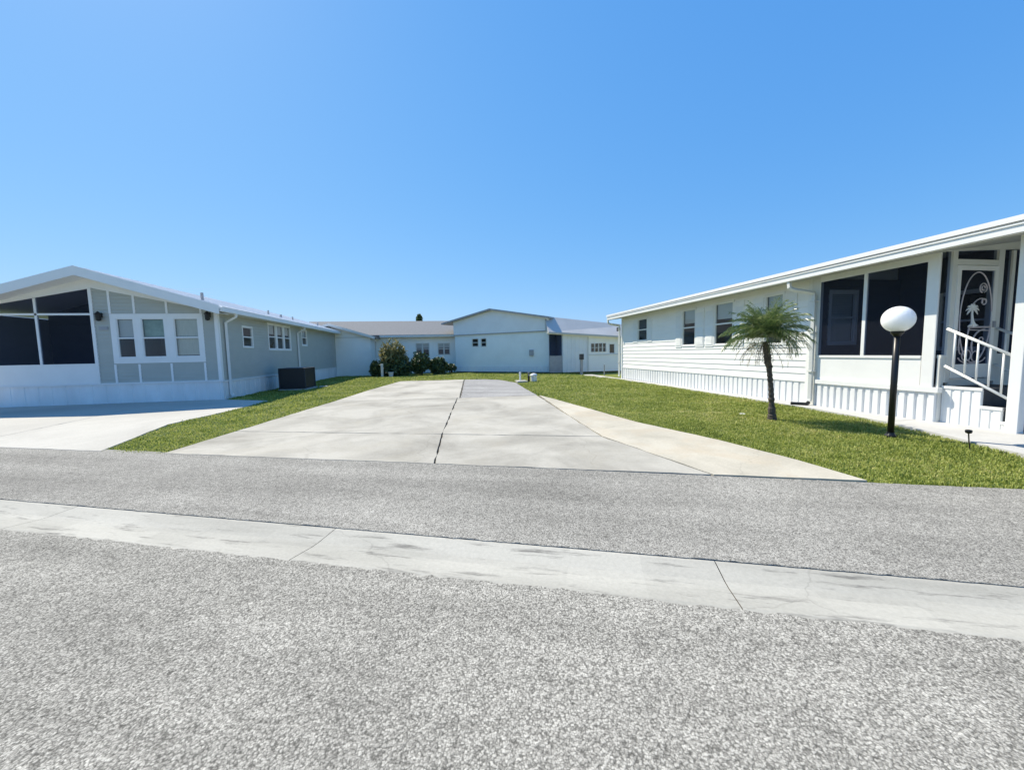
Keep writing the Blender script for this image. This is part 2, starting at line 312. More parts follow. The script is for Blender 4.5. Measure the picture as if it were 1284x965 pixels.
def strip(name, m, ua, ub, lo, hi, z, step=.12, jit=.012, zedge=-.04):
    """long sheet along the street with slightly ragged edges"""
    mb = MB(); us=[]; u=ua
    while u<ub: us.append(u); u += step if abs(u)<14 else 2.
    us.append(ub); prev=None
    for u in us:
        j0=rnd.gauss(0,jit); j1=rnd.gauss(0,jit)
        ring=[street(u,lo+j0,zedge),street(u,lo+j0,z),street(u,hi+j1,z),street(u,hi+j1,zedge)]
        b=len(mb.v); mb.v+= [tuple(p) for p in ring]
        if prev is not None:
            for k in range(3): mb.f.append((prev+k,b+k,b+k+1,prev+k+1))
        prev=b
    o=mb.build(name,m); return tag(o,kind='structure')
strip('street_near_lane', M['asphalt'], -60, 60, -5.2, -.545, .012, step=.07, jit=.009)
strip('street_far_lane', M['asphalt_far'], -60, 60, .014, 2.04, .011, step=.05, jit=.004)
# shallow concrete valley gutter, poured in 3.2 m lengths
gm = MB(); base=-1.91   # joint position along street
k=-14
while k<15:
    a=-4.26+3.14*(k+0)+.003; b=-4.26+3.14*(k+1)-.003
    for q in range(6):
        u0=a+(b-a)*q/6; u1=a+(b-a)*(q+1)/6
        prof=[(-.57,.004),(-.52,.008),(-.30,-.012),(-.22,-.013),(-.02,.004),(.01,.004)]
        for (w0,z0),(w1,z1) in zip(prof[:-1],prof[1:]):
            gm.poly([street(u0,w0,z0),street(u1,w0,z0),street(u1,w1,z1),street(u0,w1,z1)])
    k+=1
tag(gm.build('valley_gutter', M['gutter']), kind='structure')
tag(MB().poly([street(-50,-.58,-.022),street(50,-.58,-.022),street(50,.02,-.022),street(-50,.02,-.022)]).build('gutter_joint_soil', M['soil']), kind='structure')

def inset(poly, d):
    n=len(poly); out=[]
    for i in range(n):
        p0=Vector(poly[i-1]); p1=Vector(poly[i]); p2=Vector(poly[(i+1)%n])
        e1=(p1-p0).normalized(); e2=(p2-p1).normalized(); n1=Vector((-e1.y,e1.x)); n2=Vector((-e2.y,e2.x))
        bis=n1+n2; bis=bis/max(bis.length_squared,.2)*2
        out.append(p1+bis*d)
    return out
def slab(mb, poly, z=.016, gap=.012, jit=.006, th=.1):
    poly=inset(poly,gap); pts=[]
    n=len(poly)
    for i in range(n):
        a=poly[i]; b=poly[(i+1)%n]; m=max(1,int((b-a).length/.22)); nn=Vector((-(b-a).normalized().y,(b-a).normalized().x))
        for k in range(m):
            q=a+(b-a)*k/m
            if k: q=q+nn*rnd.gauss(0,jit)
            pts.append(q)
    mb.poly([(p.x,p.y,z) for p in pts])
    for i in range(len(pts)):
        a=pts[i]; b=pts[(i+1)%len(pts)]
        mb.poly([(a.x,a.y,z-th),(b.x,b.y,z-th),(b.x,b.y,z),(a.x,a.y,z)])
drive = MB()
PA=(-4.68,7.09); PB=(-.22,5.40); PC=(3.17,4.10); PD=(4.70,3.52)
slab(drive,[PA,PB,(-.14,7.42),(-4.47,8.88)],gap=.015,jit=.008)
slab(drive,[PB,PC,(2.72,6.45),(-.14,7.42)],gap=.015,jit=.008)
slab(drive,[(-4.47,8.88),(-.14,7.42),(.32,13.45),(-3.9,13.75)],gap=.015,jit=.008)
slab(drive,[(-.14,7.42),(2.72,6.45),(2.84,8.5),(3.15,13.35),(.32,13.45)],gap=.015,jit=.008)
slab(drive,[(-3.9,13.75),(.40,13.45),(.98,23.1),(-2.75,23.4),(-3.5,18)],gap=.02)
tag(drive.build('driveway', M['concrete']), kind='structure')
ap = MB()
slab(ap,[PC,PD,(4.68,4.4),(4.49,5.7),(4.0,7.55),(3.48,11.77),(3.24,13.35),(2.84,8.5),(2.72,6.45)],z=.018,gap=.010)
tag(ap.build('driveway_side_strip', M['beige_concrete']), kind='structure')
pa = MB(); slab(pa,[(.42,13.45),(3.2,13.40),(3.35,16.5),(3.5,19.6),(3.0,22.0),(2.2,22.9),(1.0,23.1)],z=.010,gap=.03,jit=.02)
tag(pa.build('driveway_asphalt_patch', M['patch']), kind='structure')
js = MB().poly([(p[0],p[1],-.012) for p in [PA,PB,PC,PD,(4.6,4.5),(4.4,5.7),(3.9,7.55),(3.4,11.77),(3.1,14),(3.3,19),(2.2,22.7),(-2.6,23.2),(-3.5,17),(-4.4,9)]])
tag(js.build('joint_soil', M['soil']), kind='structure')
ld = MB()
E0=(-20,12.95); E1=(-5.90,7.54)
slab(ld,[(-9.2,8.80),E1,(-6.62,10.3),(-6.36,12.7),(-6.40,15.0),(-8.3,16.0),(-10.2,16.03)],gap=.008)
slab(ld,[(-20,12.95),(-14.2,10.73),(-9.2,8.80),(-10.2,16.03),(-20,16.03)],gap=.008)
tag(ld.build('neighbour_driveway', M['light_concrete']), kind='structure')
wk = MB()
slab(wk,[(9.45,20.2),(9.18,20.2),(9.10,14.5),(9.5,14.5)],gap=.004,z=.03)
slab(wk,[(9.5,14.5),(9.10,14.5),(8.98,9.4),(9.5,9.4)],gap=.004,z=.03)
slab(wk,[(9.8,9.4),(8.98,9.4),(8.92,8.0),(8.63,6.23),(10.0,6.23)],gap=.004,z=.03)
slab(wk,[(13,6.23),(8.63,6.23),(8.13,4.83),(7.73,3.85),(7.25,2.75),(13,.60)],gap=.004,z=.03)
tag(wk.build('walkway', M['walk']), kind='structure')
fw = MB(); slab(fw,[(9.5,20.2),(9.5,24.2),(8.7,24.2),(8.75,20.2)],gap=.004,z=.02)
tag(fw.build('rear_walk', M['light_concrete']), kind='structure')

# ------------------------------------------------------------------ grass
def in_poly(P, poly):
    x,y=P[:,0],P[:,1]; r=np.zeros(len(P),bool); n=len(poly)
    for i in range(n):
        x0,y0=poly[i]; x1,y1=poly[(i+1)%n]
        c=((y0>y)!=(y1>y)) & (x < (x1-x0)*(y-y0)/((y1-y0) if y1!=y0 else 1e-9)+x0); r^=c
    return r
lawns=[
 [(4.72,3.55),(4.70,4.4),(4.50,5.7),(4.02,7.55),(3.50,11.77),(3.2,14),(3.34,16.5),(3.52,19.6),(3.0,22.1),(2.2,23.0),(1.0,23.15),(-2.75,23.45),(-3.2,30),(0.7,32.3),(7.3,27.1),(9.0,26.4),(8.7,24.2),(9.16,20.2),(9.08,14.5),(8.96,9.4),(8.90,8.0),(8.61,6.23),(8.11,4.83),(7.71,3.85),(7.28,2.56)],
 [(-5.89,7.55),(-4.69,7.10),(-4.48,8.88),(-3.92,13.75),(-3.52,18),(-2.75,23.45),(-3.2,30),(-6.2,31),(-8.3,32.4),(-8.36,16.1),(-6.38,15.0),(-6.34,12.7),(-6.60,10.3)]]
Vs=[];Fs=[];nv=0
for poly in lawns:
    A=np.array(poly); lo=A.min(0); hi=A.max(0)
    n=int((hi-lo).prod()*2600)
    P=lo+rng.random((n,2))*(hi-lo); d=np.hypot(P[:,0],P[:,1])
    keep=rng.random(n) < np.clip((9./d)**2*.85,.06,1.)
    P=P[keep]; P=P[in_poly(P,poly)]; P=P+rng.normal(0,.022,P.shape)+(rng.random(P.shape)<.05)*rng.normal(0,.06,P.shape); d=np.hypot(P[:,0],P[:,1]); n=len(P)
    tuft=.6*np.sin(P[:,0]*9.3+np.sin(P[:,1]*7.1)*2)*np.sin(P[:,1]*8.7+np.sin(P[:,0]*6.3)*2)+np.sin(P[:,0]*3.1+np.sin(P[:,1]*2.3))*np.sin(P[:,1]*3.7+np.sin(P[:,0]*1.7)*2)
    h=(.036+.016*tuft+.032*rng.random(n))*np.clip(d/11,.85,1.5); w=(.008+.006*rng.random(n))*np.clip(d/8,.9,3.4)
    an=rng.random(n)*2*np.pi; ln=an+rng.normal(0,.7,n)+1.57; lean=h*rng.uniform(.1,1.2,n)
    dx=np.cos(an)*w/2; dy=np.sin(an)*w/2; z0=np.full(n,-.03)
    a=np.stack([P[:,0]-dx,P[:,1]-dy,z0],1); b=np.stack([P[:,0]+dx,P[:,1]+dy,z0],1)
    mid=np.stack([P[:,0]+np.cos(ln)*lean*.35,P[:,1]+np.sin(ln)*lean*.35,h*.6-.02],1)
    c=np.stack([P[:,0]+np.cos(ln)*lean,P[:,1]+np.sin(ln)*lean,np.maximum(h-.03-lean*.25,.0)],1)
    side=np.stack([dx,dy,np.zeros(n)],1)
    V=np.stack([a,b,mid+side*.9,mid-side*.9,c],1).reshape(-1,3)
    i=np.arange(n)*5+nv
    F=np.concatenate([np.stack([i,i+1,i+2],1),np.stack([i,i+2,i+3],1),np.stack([i+3,i+2,i+4],1)]); Vs.append(V);Fs.append(F);nv+=n*5
gr=npmesh('lawn_grass',np.concatenate(Vs),np.concatenate(Fs),M['blade'])
tag(gr,'short green lawn grass beside the concrete drives','grass',kind='stuff')

# ------------------------------------------------------------------ house building blocks
def clip(poly, a, b, c):   # keep a*s+b*z<=c
    out=[]
    for i in range(len(poly)):
        p=poly[i]; q=poly[(i+1)%len(poly)]; fp=a*p[0]+b*p[1]-c; fq=a*q[0]+b*q[1]-c
        if fp<=1e-9: out.append(p)
        if (fp<-1e-9 and fq>1e-9) or (fp>1e-9 and fq<-1e-9):
            t=fp/(fp-fq); out.append((p[0]+(q[0]-p[0])*t,p[1]+(q[1]-p[1])*t))
    return out
def siding(T, s0, s1, z0, z1, holes=(), h=.18, d=.014, rakes=(), off=0.):
    """horizontal lap boards with real overlaps; holes are (s0,s1,z0,z1); rakes are half planes a*s+b*z<=c"""
    mb=MB(); z=z0
    while z<z1-1e-6:
        zt=min(z+h,z1)
        o=lambda zz: off+d*(1-(zz-z)/h)
        cuts=sorted({z,zt}|{q for H in holes for q in H[2:4] if z<q<zt})
        for a,b in zip(cuts[:-1],cuts[1:]):
            blocked=sorted((H[0],H[1]) for H in holes if H[2]<=a+1e-6 and H[3]>=b-1e-6)
            x=s0; segs=[]
            for ba,bb in blocked:
                if ba>x: segs.append((x,ba))
                x=max(x,bb)
            if x<s1: segs.append((x,s1))
            for x0,x1 in segs:
                pl=[(x0,a),(x1,a),(x1,b),(x0,b)]
                for rk in rakes: pl=clip(pl,*rk) if pl else pl
                if len(pl)>=3: mb.poly([T(s,o(zz),zz) for s,zz in pl])
                if a==z:
                    ok=[(x0,a),(x1,a)]
                    for ra,rb,rc in rakes:
                        if ra*x0+rb*a>rc and ra*x1+rb*a>rc: ok=[]
                    if ok: mb.poly([T(x0,off,a),T(x1,off,a),T(x1,off+d,a),T(x0,off+d,a)])
        z=zt
    return mb
def ribbed(T, s0, s1, z0, z1, pitch=.2, groove=.05, d=.018, off=0.):
    mb=MB(); s=s0; pts=[]
    while s<s1-1e-6:
        e=min(s+pitch,s1); w=e-s
        pts+=[(s,off),(s+min(groove*.3,w*.2),off+d),(max(s+w-groove,s+w*.4),off+d),(max(s+w-groove*.7,s+w*.5),off)]
        s=e
    pts.append((s1,off))
    for (a,oa),(b,ob) in zip(pts[:-1],pts[1:]):
        mb.poly([T(a,oa,z0),T(b,ob,z0),T(b,ob,z1),T(a,oa,z1)])
    return mb
def window(house, T, s0,s1,z0,z1, cas=.055, rail=.5, proud=.03, m='white', blind=None, bm='blind', pane='glass', sash=.03, mull=()):
    """framed sash window: frame > rail, pane, blind, interior recess"""
    f=MB()
    f.tbox(T,s0-cas,s0,-.05,proud,z0-cas,z1+cas); f.tbox(T,s1,s1+cas,-.05,proud,z0-cas,z1+cas)
    f.tbox(T,s0,s1,-.05,proud-.003,z1,z1+cas); f.tbox(T,s0,s1,-.05,proud+.006,z0-cas,z0)
    fo=f.build('window',M[m],house)
    r=MB()
    if rail:
        zr=z0+(z1-z0)*rail; r.tbox(T,s0,s1,-.035,proud-.012,zr-sash*.8,zr+sash*.8)
    for q in mull: r.tbox(T,q-sash*.7,q+sash*.7,-.04,proud-.008,z0,z1)
    r.tbox(T,s0,s0+sash,-.04,proud-.014,z0,z1); r.tbox(T,s1-sash,s1,-.04,proud-.014,z0,z1)
    r.tbox(T,s0+sash,s1-sash,-.04,proud-.017,z0,z0+sash); r.tbox(T,s0+sash,s1-sash,-.04,proud-.017,z1-sash,z1)
    r.build('sash',M[m],fo)
    MB().poly([T(s0+.004,-.022,z0+.004),T(s1-.004,-.022,z0+.004),T(s1-.004,-.022,z1-.004),T(s0+.004,-.022,z1-.004)]).build('pane',M[pane],fo)
    dpt=-.9; q=MB()
    q.poly([T(s0,dpt,z0),T(s1,dpt,z0),T(s1,dpt,z1),T(s0,dpt,z1)])
    q.poly([T(s0,dpt,z0),T(s0,dpt,z1),T(s0,-.05,z1),T(s0,-.05,z0)]); q.poly([T(s1,dpt,z0),T(s1,dpt,z1),T(s1,-.05,z1),T(s1,-.05,z0)])
    q.poly([T(s0,dpt,z0),T(s1,dpt,z0),T(s1,-.05,z0),T(s0,-.05,z0)]); q.poly([T(s0,dpt,z1),T(s1,dpt,z1),T(s1,-.05,z1),T(s0,-.05,z1)])
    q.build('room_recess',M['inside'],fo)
    if blind:
        a,b=blind; b_=MB(); za=z0+(z1-z0)*a; zb=z0+(z1-z0)*b; nsl=max(3,int((zb-za)/.05)) 
        for i in range(nsl):
            zz=za+(zb-za)*i/nsl; b_.poly([T(s0+.02,-.09,zz),T(s1-.02,-.09,zz),T(s1-.02,-.065,zz+(zb-za)/nsl*1.02),T(s0+.02,-.065,zz+(zb-za)/nsl*1.02)])
        b_.build('curtain' if bm!='blind' else 'blind',M[bm],fo)
    return fo
def pipe_box(mb, path, a, b):
    """rectangular downspout along a path in world metres"""
    for p,q in zip(path[:-1],path[1:]):
        mb.tube([p,q],[a,a],4)

# ================================================================== LEFT GRAY HOME
YL=16.05; XL=-8.38
lh=empty('mobile_home',(XL,YL,0),'gray sided mobile home with white gable trim and dark screened porch','mobile home','mobile homes of the park')
TF=frame((0,YL,0),(1,0,0),(0,-1,0))          # facade: s = world X
TS=frame((XL,0,0),(0,1,0),(1,0,0))           # right side: s = world Y
RX=-12.28; RZ=4.76; SL=.305                   # ridge position, roof-top height, slope
zroof=lambda x: RZ-SL*abs(x-RX)
LEX=-16.55; REX=-7.98; YF=15.45; YB=32.9
# roof: two slabs
rf=MB()
for xa,xb in ((RX,REX),(RX,LEX)):
    rf.hexa([(xa,YF,zroof(xa)-.10),(xb,YF,zroof(xb)-.10),(xb,YB,zroof(xb)-.10),(xa,YB,zroof(xa)-.10),(xa,YF,zroof(xa)),(xb,YF,zroof(xb)),(xb,YB,zroof(xb)),(xa,YB,zroof(xa))])
roof=rf.build('roof',M['metal_roof'],lh)
sm=MB()    # standing seams
for yy in np.arange(YF+.4,YB,.45):
    for xb in (REX,LEX):
        a=Vector((RX,yy,zroof(RX)+.012)); b=Vector((xb,yy,zroof(xb)+.012)); sm.tube([a,b],.012,4)
sm.build('roof_seams',M['metal_roof'],roof)
for (x,y,h,r) in ((-8.9,16.2,.28,.05),(-9.2,22.3,.22,.045),(-9.1,23.6,.16,.06),(-9.0,25.0,.20,.04),(-9.0,29.5,.25,.05)):
    MB().tube([(x,y,zroof(x)-.02),(x,y,zroof(x)+h)],r,8).build('roof_vent',M['pewter'],roof)
# gable fascia boards + soffit + frieze
fa=MB()
for xb in (REX,LEX):
    fa.hexa([(RX,YF-.03,zroof(RX)-.30),(xb,YF-.03,zroof(xb)-.30),(xb,YF+.0,zroof(xb)-.30),(RX,YF+.0,zroof(RX)-.30),(RX,YF-.03,zroof(RX)+.015),(xb,YF-.03,zroof(xb)+.015),(xb,YF,zroof(xb)+.015),(RX,YF,zroof(RX)+.015)])
fa.build('gable_fascia',M['white'],lh)
so=MB()
for xb in (REX,LEX):
    so.hexa([(RX,YF+.004,zroof(RX)-.27),(xb,YF+.004,zroof(xb)-.27),(xb,YL,zroof(xb)-.27),(RX,YL,zroof(RX)-.27),(RX,YF+.004,zroof(RX)-.25),(xb,YF+.004,zroof(xb)-.25),(xb,YL,zroof(xb)-.25),(RX,YL,zroof(RX)-.25)])
so.build('gable_soffit',M['white'],lh)
zwt=lambda x: min(4.14-.205*abs(x+12.35),zroof(x)-.30)         # visible top of the wall under the frieze
zw=lambda x: 4.14-.207*abs(x+12.35)
fz=MB()
for xa,xb in ((RX,-8.32),(RX,-16.25)):
    fz.hexa([(xa,YL-.03,zw(xa)),(xb,YL-.03,zw(xb)),(xb,YL+.05,zw(xb)),(xa,YL+.05,zw(xa)),(xa,YL-.03,zroof(xa)-.20),(xb,YL-.03,zroof(xb)-.20),(xb,YL+.05,zroof(xb)-.20),(xa,YL+.05,zroof(xa)-.20)])
fz.build('gable_frieze',M['white'],lh)
# facade siding right of the porch
fwin=[(-11.64,-11.09),(-10.86,-10.12),(-9.82,-9.02)]
holes=[(a,b,1.66,3.06) for a,b in fwin]
rk=[(.207,1,4.14+.02-.207*12.35)]
siding(TF,-12.30,-8.44,.75,4.2,holes,h=.125,d=.019,rakes=rk).build('front_siding',M['gray'],lh)
siding(TS,YL+.06,32.5,.72,3.26,[(17.78,18.55,2.04,2.86),(20.15,20.92,1.98,3.15),(21.08,21.80,1.98,3.15),(21.96,22.70,1.98,3.15),(24.45,25.20,2.28,3.12)],h=.125,d=.019).build('side_siding',M['gray'],lh)
w_=MB(); w_.box(-16.22,32.42,.0,-8.40,32.5,3.3); w_.box(-16.24,YL+.05,0,-16.16,32.42,3.3)
w_.build('rear_wall',M['gray'],lh)
# battens
bt=MB()
for x in (-11.79,-11.03,-10.0,-8.90):
    for za,zb in ((3.24,zw(x)+.02),(.76,1.42)): MB().box(x-.035,YL-.032,za,x+.035,YL,zb).build('batten',M['white'],lh)
pass
ct=MB(); ct.box(-8.47,YL-.04,.70,-8.35,YL+.09,3.40); ct.build('corner_trim',M['white'],lh)
# triple front window
ex=MB(); ex.box(-11.82,YL-.026,3.115,-8.86,YL,3.23); ex.box(-11.82,YL-.026,1.45,-8.86,YL,1.605)
for a,b in ((-11.82,-11.695),(-11.035,-10.915),(-10.065,-9.875),(-8.965,-8.86)): ex.box(a,YL-.024,1.605,b,YL,3.115)
ex.build('window_surround',M['white'],lh)
window(lh,TF,*fwin[0],1.66,3.06,blind=(.5,.97))
window(lh,TF,*fwin[1],1.66,3.06,blind=(.52,.97),bm='leafpane')
window(lh,TF,*fwin[2],1.66,3.06,blind=(.04,.97),bm='drape')
# side windows
window(lh,TS,17.78,18.55,2.04,2.86)
for a,b in ((20.15,20.92),(21.08,21.80),(21.96,22.70)): window(lh,TS,a,b,1.98,3.15,blind=(.62,.98),cas=.075)
window(lh,TS,24.45,25.20,2.28,3.12,blind=(.55,.98),cas=.08)
# skirts
ribbed(TF,-16.22,-8.36,0,.70,pitch=.41,groove=.06,d=.012,off=.004).build('front_skirting',M['skirt_worn'],lh)
ribbed(TS,YL+.0,32.5,0,.68,pitch=.41,groove=.06,d=.012,off=.004).build('side_skirting',M['skirt_worn'],lh)
cp=MB(); cp.box(-16.22,YL-.05,.695,-8.33,YL+.02,.76); cp.box(XL,YL+.02,.67,XL+.045,32.5,.73); cp.build('skirting_cap',M['skirt'],lh)
# eave gutter, soffit, downspouts
gt=MB(); gt.box(REX-.02,YF+.03,3.24,REX+.11,YB,3.40); gt.box(REX+.09,YF+.03,3.40,REX+.115,YB,3.425)
gt.build('eave_gutter',M['white'],lh,bevel=.01)
MB().box(XL,YL+.0,3.255,REX-.0,YB,3.275).build('eave_soffit',M['white'],lh)
for y in (16.45,23.68):
    dn=MB(); dn.tube([(REX+.05,y,3.26),(REX+.05,y,3.14),(XL+.075,y,2.92),(XL+.075,y,.22),(XL+.16,y,.08)],.055,4); dn.build('downspout',M['white'],lh)
# wall lanterns
for x in (-12.08,-8.63):
    l=MB(); l.box(x-.05,YL-.05,3.10,x+.05,YL,3.26)
    lo=l.build('wall_lantern',M['black'],lh)
    MB().lathe((x,YL-.13,2.98),[(.02,-.02),(.06,0),(.075,.02),(.085,.2),(.09,.21),(.11,.22),(.03,.31),(.01,.33)],8).build('lantern_cage',M['black'],lo)
    MB().lathe((x,YL-.13,3.0),[(.055,0),(.062,.17)],8).build('lantern_glass',M['pvc'],lo)
MB().box(-12.18,YL-.03,2.66,-11.90,YL,2.78).build('house_number_plaque',M['pewter'],lh)
# screened porch left of the siding: posts, screens, knee wall, interior
MB().box(-12.39,YL-.045,.76,-12.29,YL+.03,4.12).build('porch_corner_post',M['white'],lh)
MB().box(-16.25,YL-.04,.76,-16.14,YL+.05,3.3).build('porch_corner_post',M['white'],lh)
ms=MB(); ms.box(-14.055,YL-.03,1.45,-13.985,YL+.03,zw(-14.02)); ms.box(-16.14,YL-.03,3.18,-12.39,YL+.028,3.25); ms.box(-16.14,YL-.032,1.42,-12.39,YL+.03,1.47)
ms.build('porch_mullions',M['white'],lh)
for a,b in ((-16.14,-14.055),(-13.985,-12.39)):
    MB().poly([(a,YL,1.46),(b,YL,1.46),(b,YL,3.19),(a,YL,3.19)]).build('porch_screen',M['screen'],lh)
    MB().poly([(a,YL+.001,3.24),(b,YL+.001,3.24),(b,YL+.001,zw(b)+.02),(a,YL+.001,zw(a)+.02)]).build('porch_screen',M['screen'],lh)
MB().box(-16.2,YL-.02,.76,-12.39,YL+.02,1.43).build('porch_knee_wall',M['white'],lh)
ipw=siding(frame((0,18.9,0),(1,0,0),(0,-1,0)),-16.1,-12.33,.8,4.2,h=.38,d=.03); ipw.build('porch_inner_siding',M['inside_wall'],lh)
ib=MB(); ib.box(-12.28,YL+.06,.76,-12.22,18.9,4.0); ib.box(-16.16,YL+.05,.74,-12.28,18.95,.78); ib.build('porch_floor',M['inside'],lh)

# air conditioner
ac=empty('air_conditioner',(-7.14,19.95,0),'dark gray outdoor air conditioner beside the gray home','air conditioner')
ax0,ax1,ay0,ay1=-7.7,-6.58,19.3,20.65
MB().box(ax0-.05,ay0-.08,-.02,ax1+.08,ay1+.08,.07).build('concrete_pad',M['splash'],ac)
bd=MB()
bd.box(ax0+.02,ay0+.02,.09,ax1-.02,ay1-.02,1.0); bd.build('coil',M['black'],ac)
lv=MB()
for i in range(26):
    z=.12+i*.033
    lv.box(ax0,ay0-.004,z,ax1,ay0+.012,z+.014); lv.box(ax1-.012,ay0+.012,z,ax1+.004,ay1-.012,z+.014); lv.box(ax0,ay1-.012,z,ax1,ay1+.004,z+.014)
for x,y in ((ax0,ay0),(ax1,ay0),(ax0,ay1),(ax1,ay1)): lv.box(x-.02,y-.02,.07,x+.02,y+.02,1.0)
lv.build('louver_cage',M['acbody'],ac)
tp=MB(); tp.box(ax0-.025,ay0-.025,1.0,ax1+.025,ay1+.025,1.05); tp.build('top_cover',M['acbody'],ac,bevel=.015)
fg=MB(); cx,cy=(ax0+ax1)/2,(ay0+ay1)/2
for k in range(5):
    r=.09+.085*k; fg.tube([(cx+r*math.cos(t),cy+r*math.sin(t),1.065) for t in np.linspace(0,2*math.pi,25)],.006,4)
fg.build('fan_guard',M['pewter'],ac)
sb=MB(); sb.box(-6.40,20.6,-.02,-6.05,20.85,.07); tag(sb.build('splash_block',M['splash'],bevel=.01),'small pale concrete splash block in the grass beside the air conditioner','splash block')

# ================================================================== RIGHT WHITE HOME
XR=9.5; XP=9.42; EX=8.82
rh=empty('mobile_home',(XR,8.7,0),'long white sided mobile home on the right with screened porch and door','mobile home','mobile homes of the park')
TR=frame((XR,0,0),(0,1,0),(-1,0,0)); TP=frame((XP,0,0),(0,1,0),(-1,0,0)); TE=frame((0,5.97,0),(1,0,0),(0,-1,0))
Y0,Y1=8.72,19.75
wins=[(17.12,17.98,2.03,3.07),(13.50,14.30,1.71,3.10),(11.52,12.40,1.70,3.12),(9.58,10.20,1.66,3.08)]
siding(TR,Y0,Y1,.66,3.35,wins,h=.178,d=.020).build('siding',M['vinyl'],rh)
window(rh,TR,*wins[0],cas=.045)
for w in wins[1:]: window(rh,TR,*w,cas=.045,blind=(.62,.98))
sh=[(16.66,17.06,1.95,3.06),(18.04,18.48,1.95,3.06),(12.98,13.44,1.63,3.08),(14.36,14.76,1.63,3.08),(12.46,12.90,1.63,3.08),(11.04,11.46,1.63,3.08),(10.26,10.66,1.63,3.06),(9.14,9.52,1.63,3.06)]
for a,b,c,d in sh:
    s=MB(); s.tbox(TR,a,b,.0,.035,c,d)
    nl=int((d-c-.2)/.045)
    for i in range(nl):
        z=c+.08+i*.045
        if abs(z-(c+d)/2)<.05: continue
        s.hexa([TR(a+.05,.035,z),TR(b-.05,.035,z),TR(b-.05,.048,z),TR(a+.05,.048,z),TR(a+.05,.035,z+.035),TR(b-.05,.035,z+.035),TR(b-.05,.037,z+.035),TR(a+.05,.037,z+.035)])
    s.build('shutter',M['white'],rh)
MB().tbox(TR,Y0-.06,Y0+.07,-.05,.045,.0,3.325).build('corner_trim',M['white'],rh)
MB().tbox(TR,Y1-.07,Y1+.03,-.05,.045,.0,3.325).build('corner_trim',M['white'],rh)
ribbed(TR,Y0+.07,Y1-.07,.03,.62,pitch=.205,groove=.05,d=.022,off=-.012).build('skirting',M['skirt'],rh)
MB().tbox(TR,Y0+.07,Y1-.07,-.03,.03,.615,.662).build('skirting_cap',M['vinyl'],rh)
ow=MB(); ow.box(XR+.02,Y1-.02,0,17,Y1+.02,3.3); ow.box(16.95,4,0,17,Y1-.02,3.3); ow.hexa([(XR+.15,Y0,.6),(12.25,Y0,.6),(12.25,Y0+.05,.6),(XR+.15,Y0+.05,.6),(XR+.15,Y0,3.33),(12.25,Y0,3.66),(12.25,Y0+.05,3.66),(XR+.15,Y0+.05,3.33)])
ow.build('rear_wall',M['vinyl'],rh)
# roof and gutter
YA,YB2=1.2,20.25
RR=.15; zr=lambda x: 3.51+RR*(x-EX)
rf=MB(); rf.hexa([(EX-.04,YA,3.425),(13.2,YA,zr(13.2)-.13),(13.2,YB2,zr(13.2)-.13),(EX-.04,YB2,3.425),(EX-.04,YA,3.51),(13.2,YA,zr(13.2)),(13.2,YB2,zr(13.2)),(EX-.04,YB2,3.51)])
rf.hexa([(13.2,YA,zr(13.2)-.13),(17.6,YA,3.38),(17.6,YB2,3.38),(13.2,YB2,zr(13.2)-.13),(13.2,YA,zr(13.2)),(17.6,YA,3.51),(17.6,YB2,3.51),(13.2,YB2,zr(13.2))])
rf.build('roof',M['metal_roof'],rh)
gt=MB(); gt.box(EX-.01,YA,3.255,EX+.13,YB2-.02,3.375); gt.box(EX-.03,YA,3.37,EX-.005,YB2-.02,3.392); gt.box(EX+.02,YA+.01,3.375,EX+.14,YB2-.04,3.43)
gt.build('eave_gutter',M['white'],rh)
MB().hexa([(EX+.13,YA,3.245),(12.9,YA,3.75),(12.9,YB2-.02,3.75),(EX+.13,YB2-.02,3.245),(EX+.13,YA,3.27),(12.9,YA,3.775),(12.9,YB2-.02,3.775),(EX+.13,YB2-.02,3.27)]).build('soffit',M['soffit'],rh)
# downspouts
def downspout(y, xw, zb=.10):
    d=MB(); d.tube([(EX+.06,y+.30,3.26),(EX+.06,y+.28,3.10),(EX+.12,y+.24,3.04),(xw-.10,y,2.92),(xw-.08,y,2.84),(xw-.08,y,.20),(xw-.10,y-.0,.13)],.055,4)
    o=d.build('downspout',M['aged_white'],rh)
    for z in (.9,1.9,2.7): MB().box(xw-.145,y-.06,z,xw-.0,y+.06,z+.03).build('pipe_strap',M['aged_white'],o)
downspout(8.52,XP+.0); downspout(19.95,XR)
dr=MB(); dr.tube([(9.30,8.52,.10),(9.22,8.50,.06),(9.0,8.75,.055)],.05,8); tag(dr.build('drain_elbow',M['black']),'black drain elbow lying at the foot of the porch corner downspout','drain pipe')
# porch long side
PY=[8.62,8.42,7.40,7.30,6.24,5.97]
fr=MB(); fr.tbox(TP,PY[1],Y0-.06,-.08,.0,.0,3.33); fr.build('porch_side_panel',M['aged_white'],rh)
fr=MB(); fr.tbox(TP,7.315,7.385,-.03,.02,1.30,3.24); fr.tbox(TP,6.24,8.42,-.03,.022,1.275,1.33); fr.tbox(TP,6.22,8.42,-.03,.016,3.17,3.335)
fr.build('porch_screen_frame',M['white'],rh)
MB().box(XP-.02,6.02,.70,XP+.02,6.22,3.325).build('porch_corner_post',M['white'],rh,bevel=.008)
for a,b in ((7.385,8.42),(6.24,7.315)):
    MB().poly([TP(a,0,1.33),TP(b,0,1.33),TP(b,0,3.17),TP(a,0,3.17)]).build('porch_screen',M['screen'],rh)
MB().tbox(TP,6.24,8.42,-.04,.0,.70,1.28).build('porch_knee_wall',M['white'],rh)
MB().tbox(TP,5.90,8.42,-.05,.06,.61,.71).build('skirting_cap',M['white'],rh)
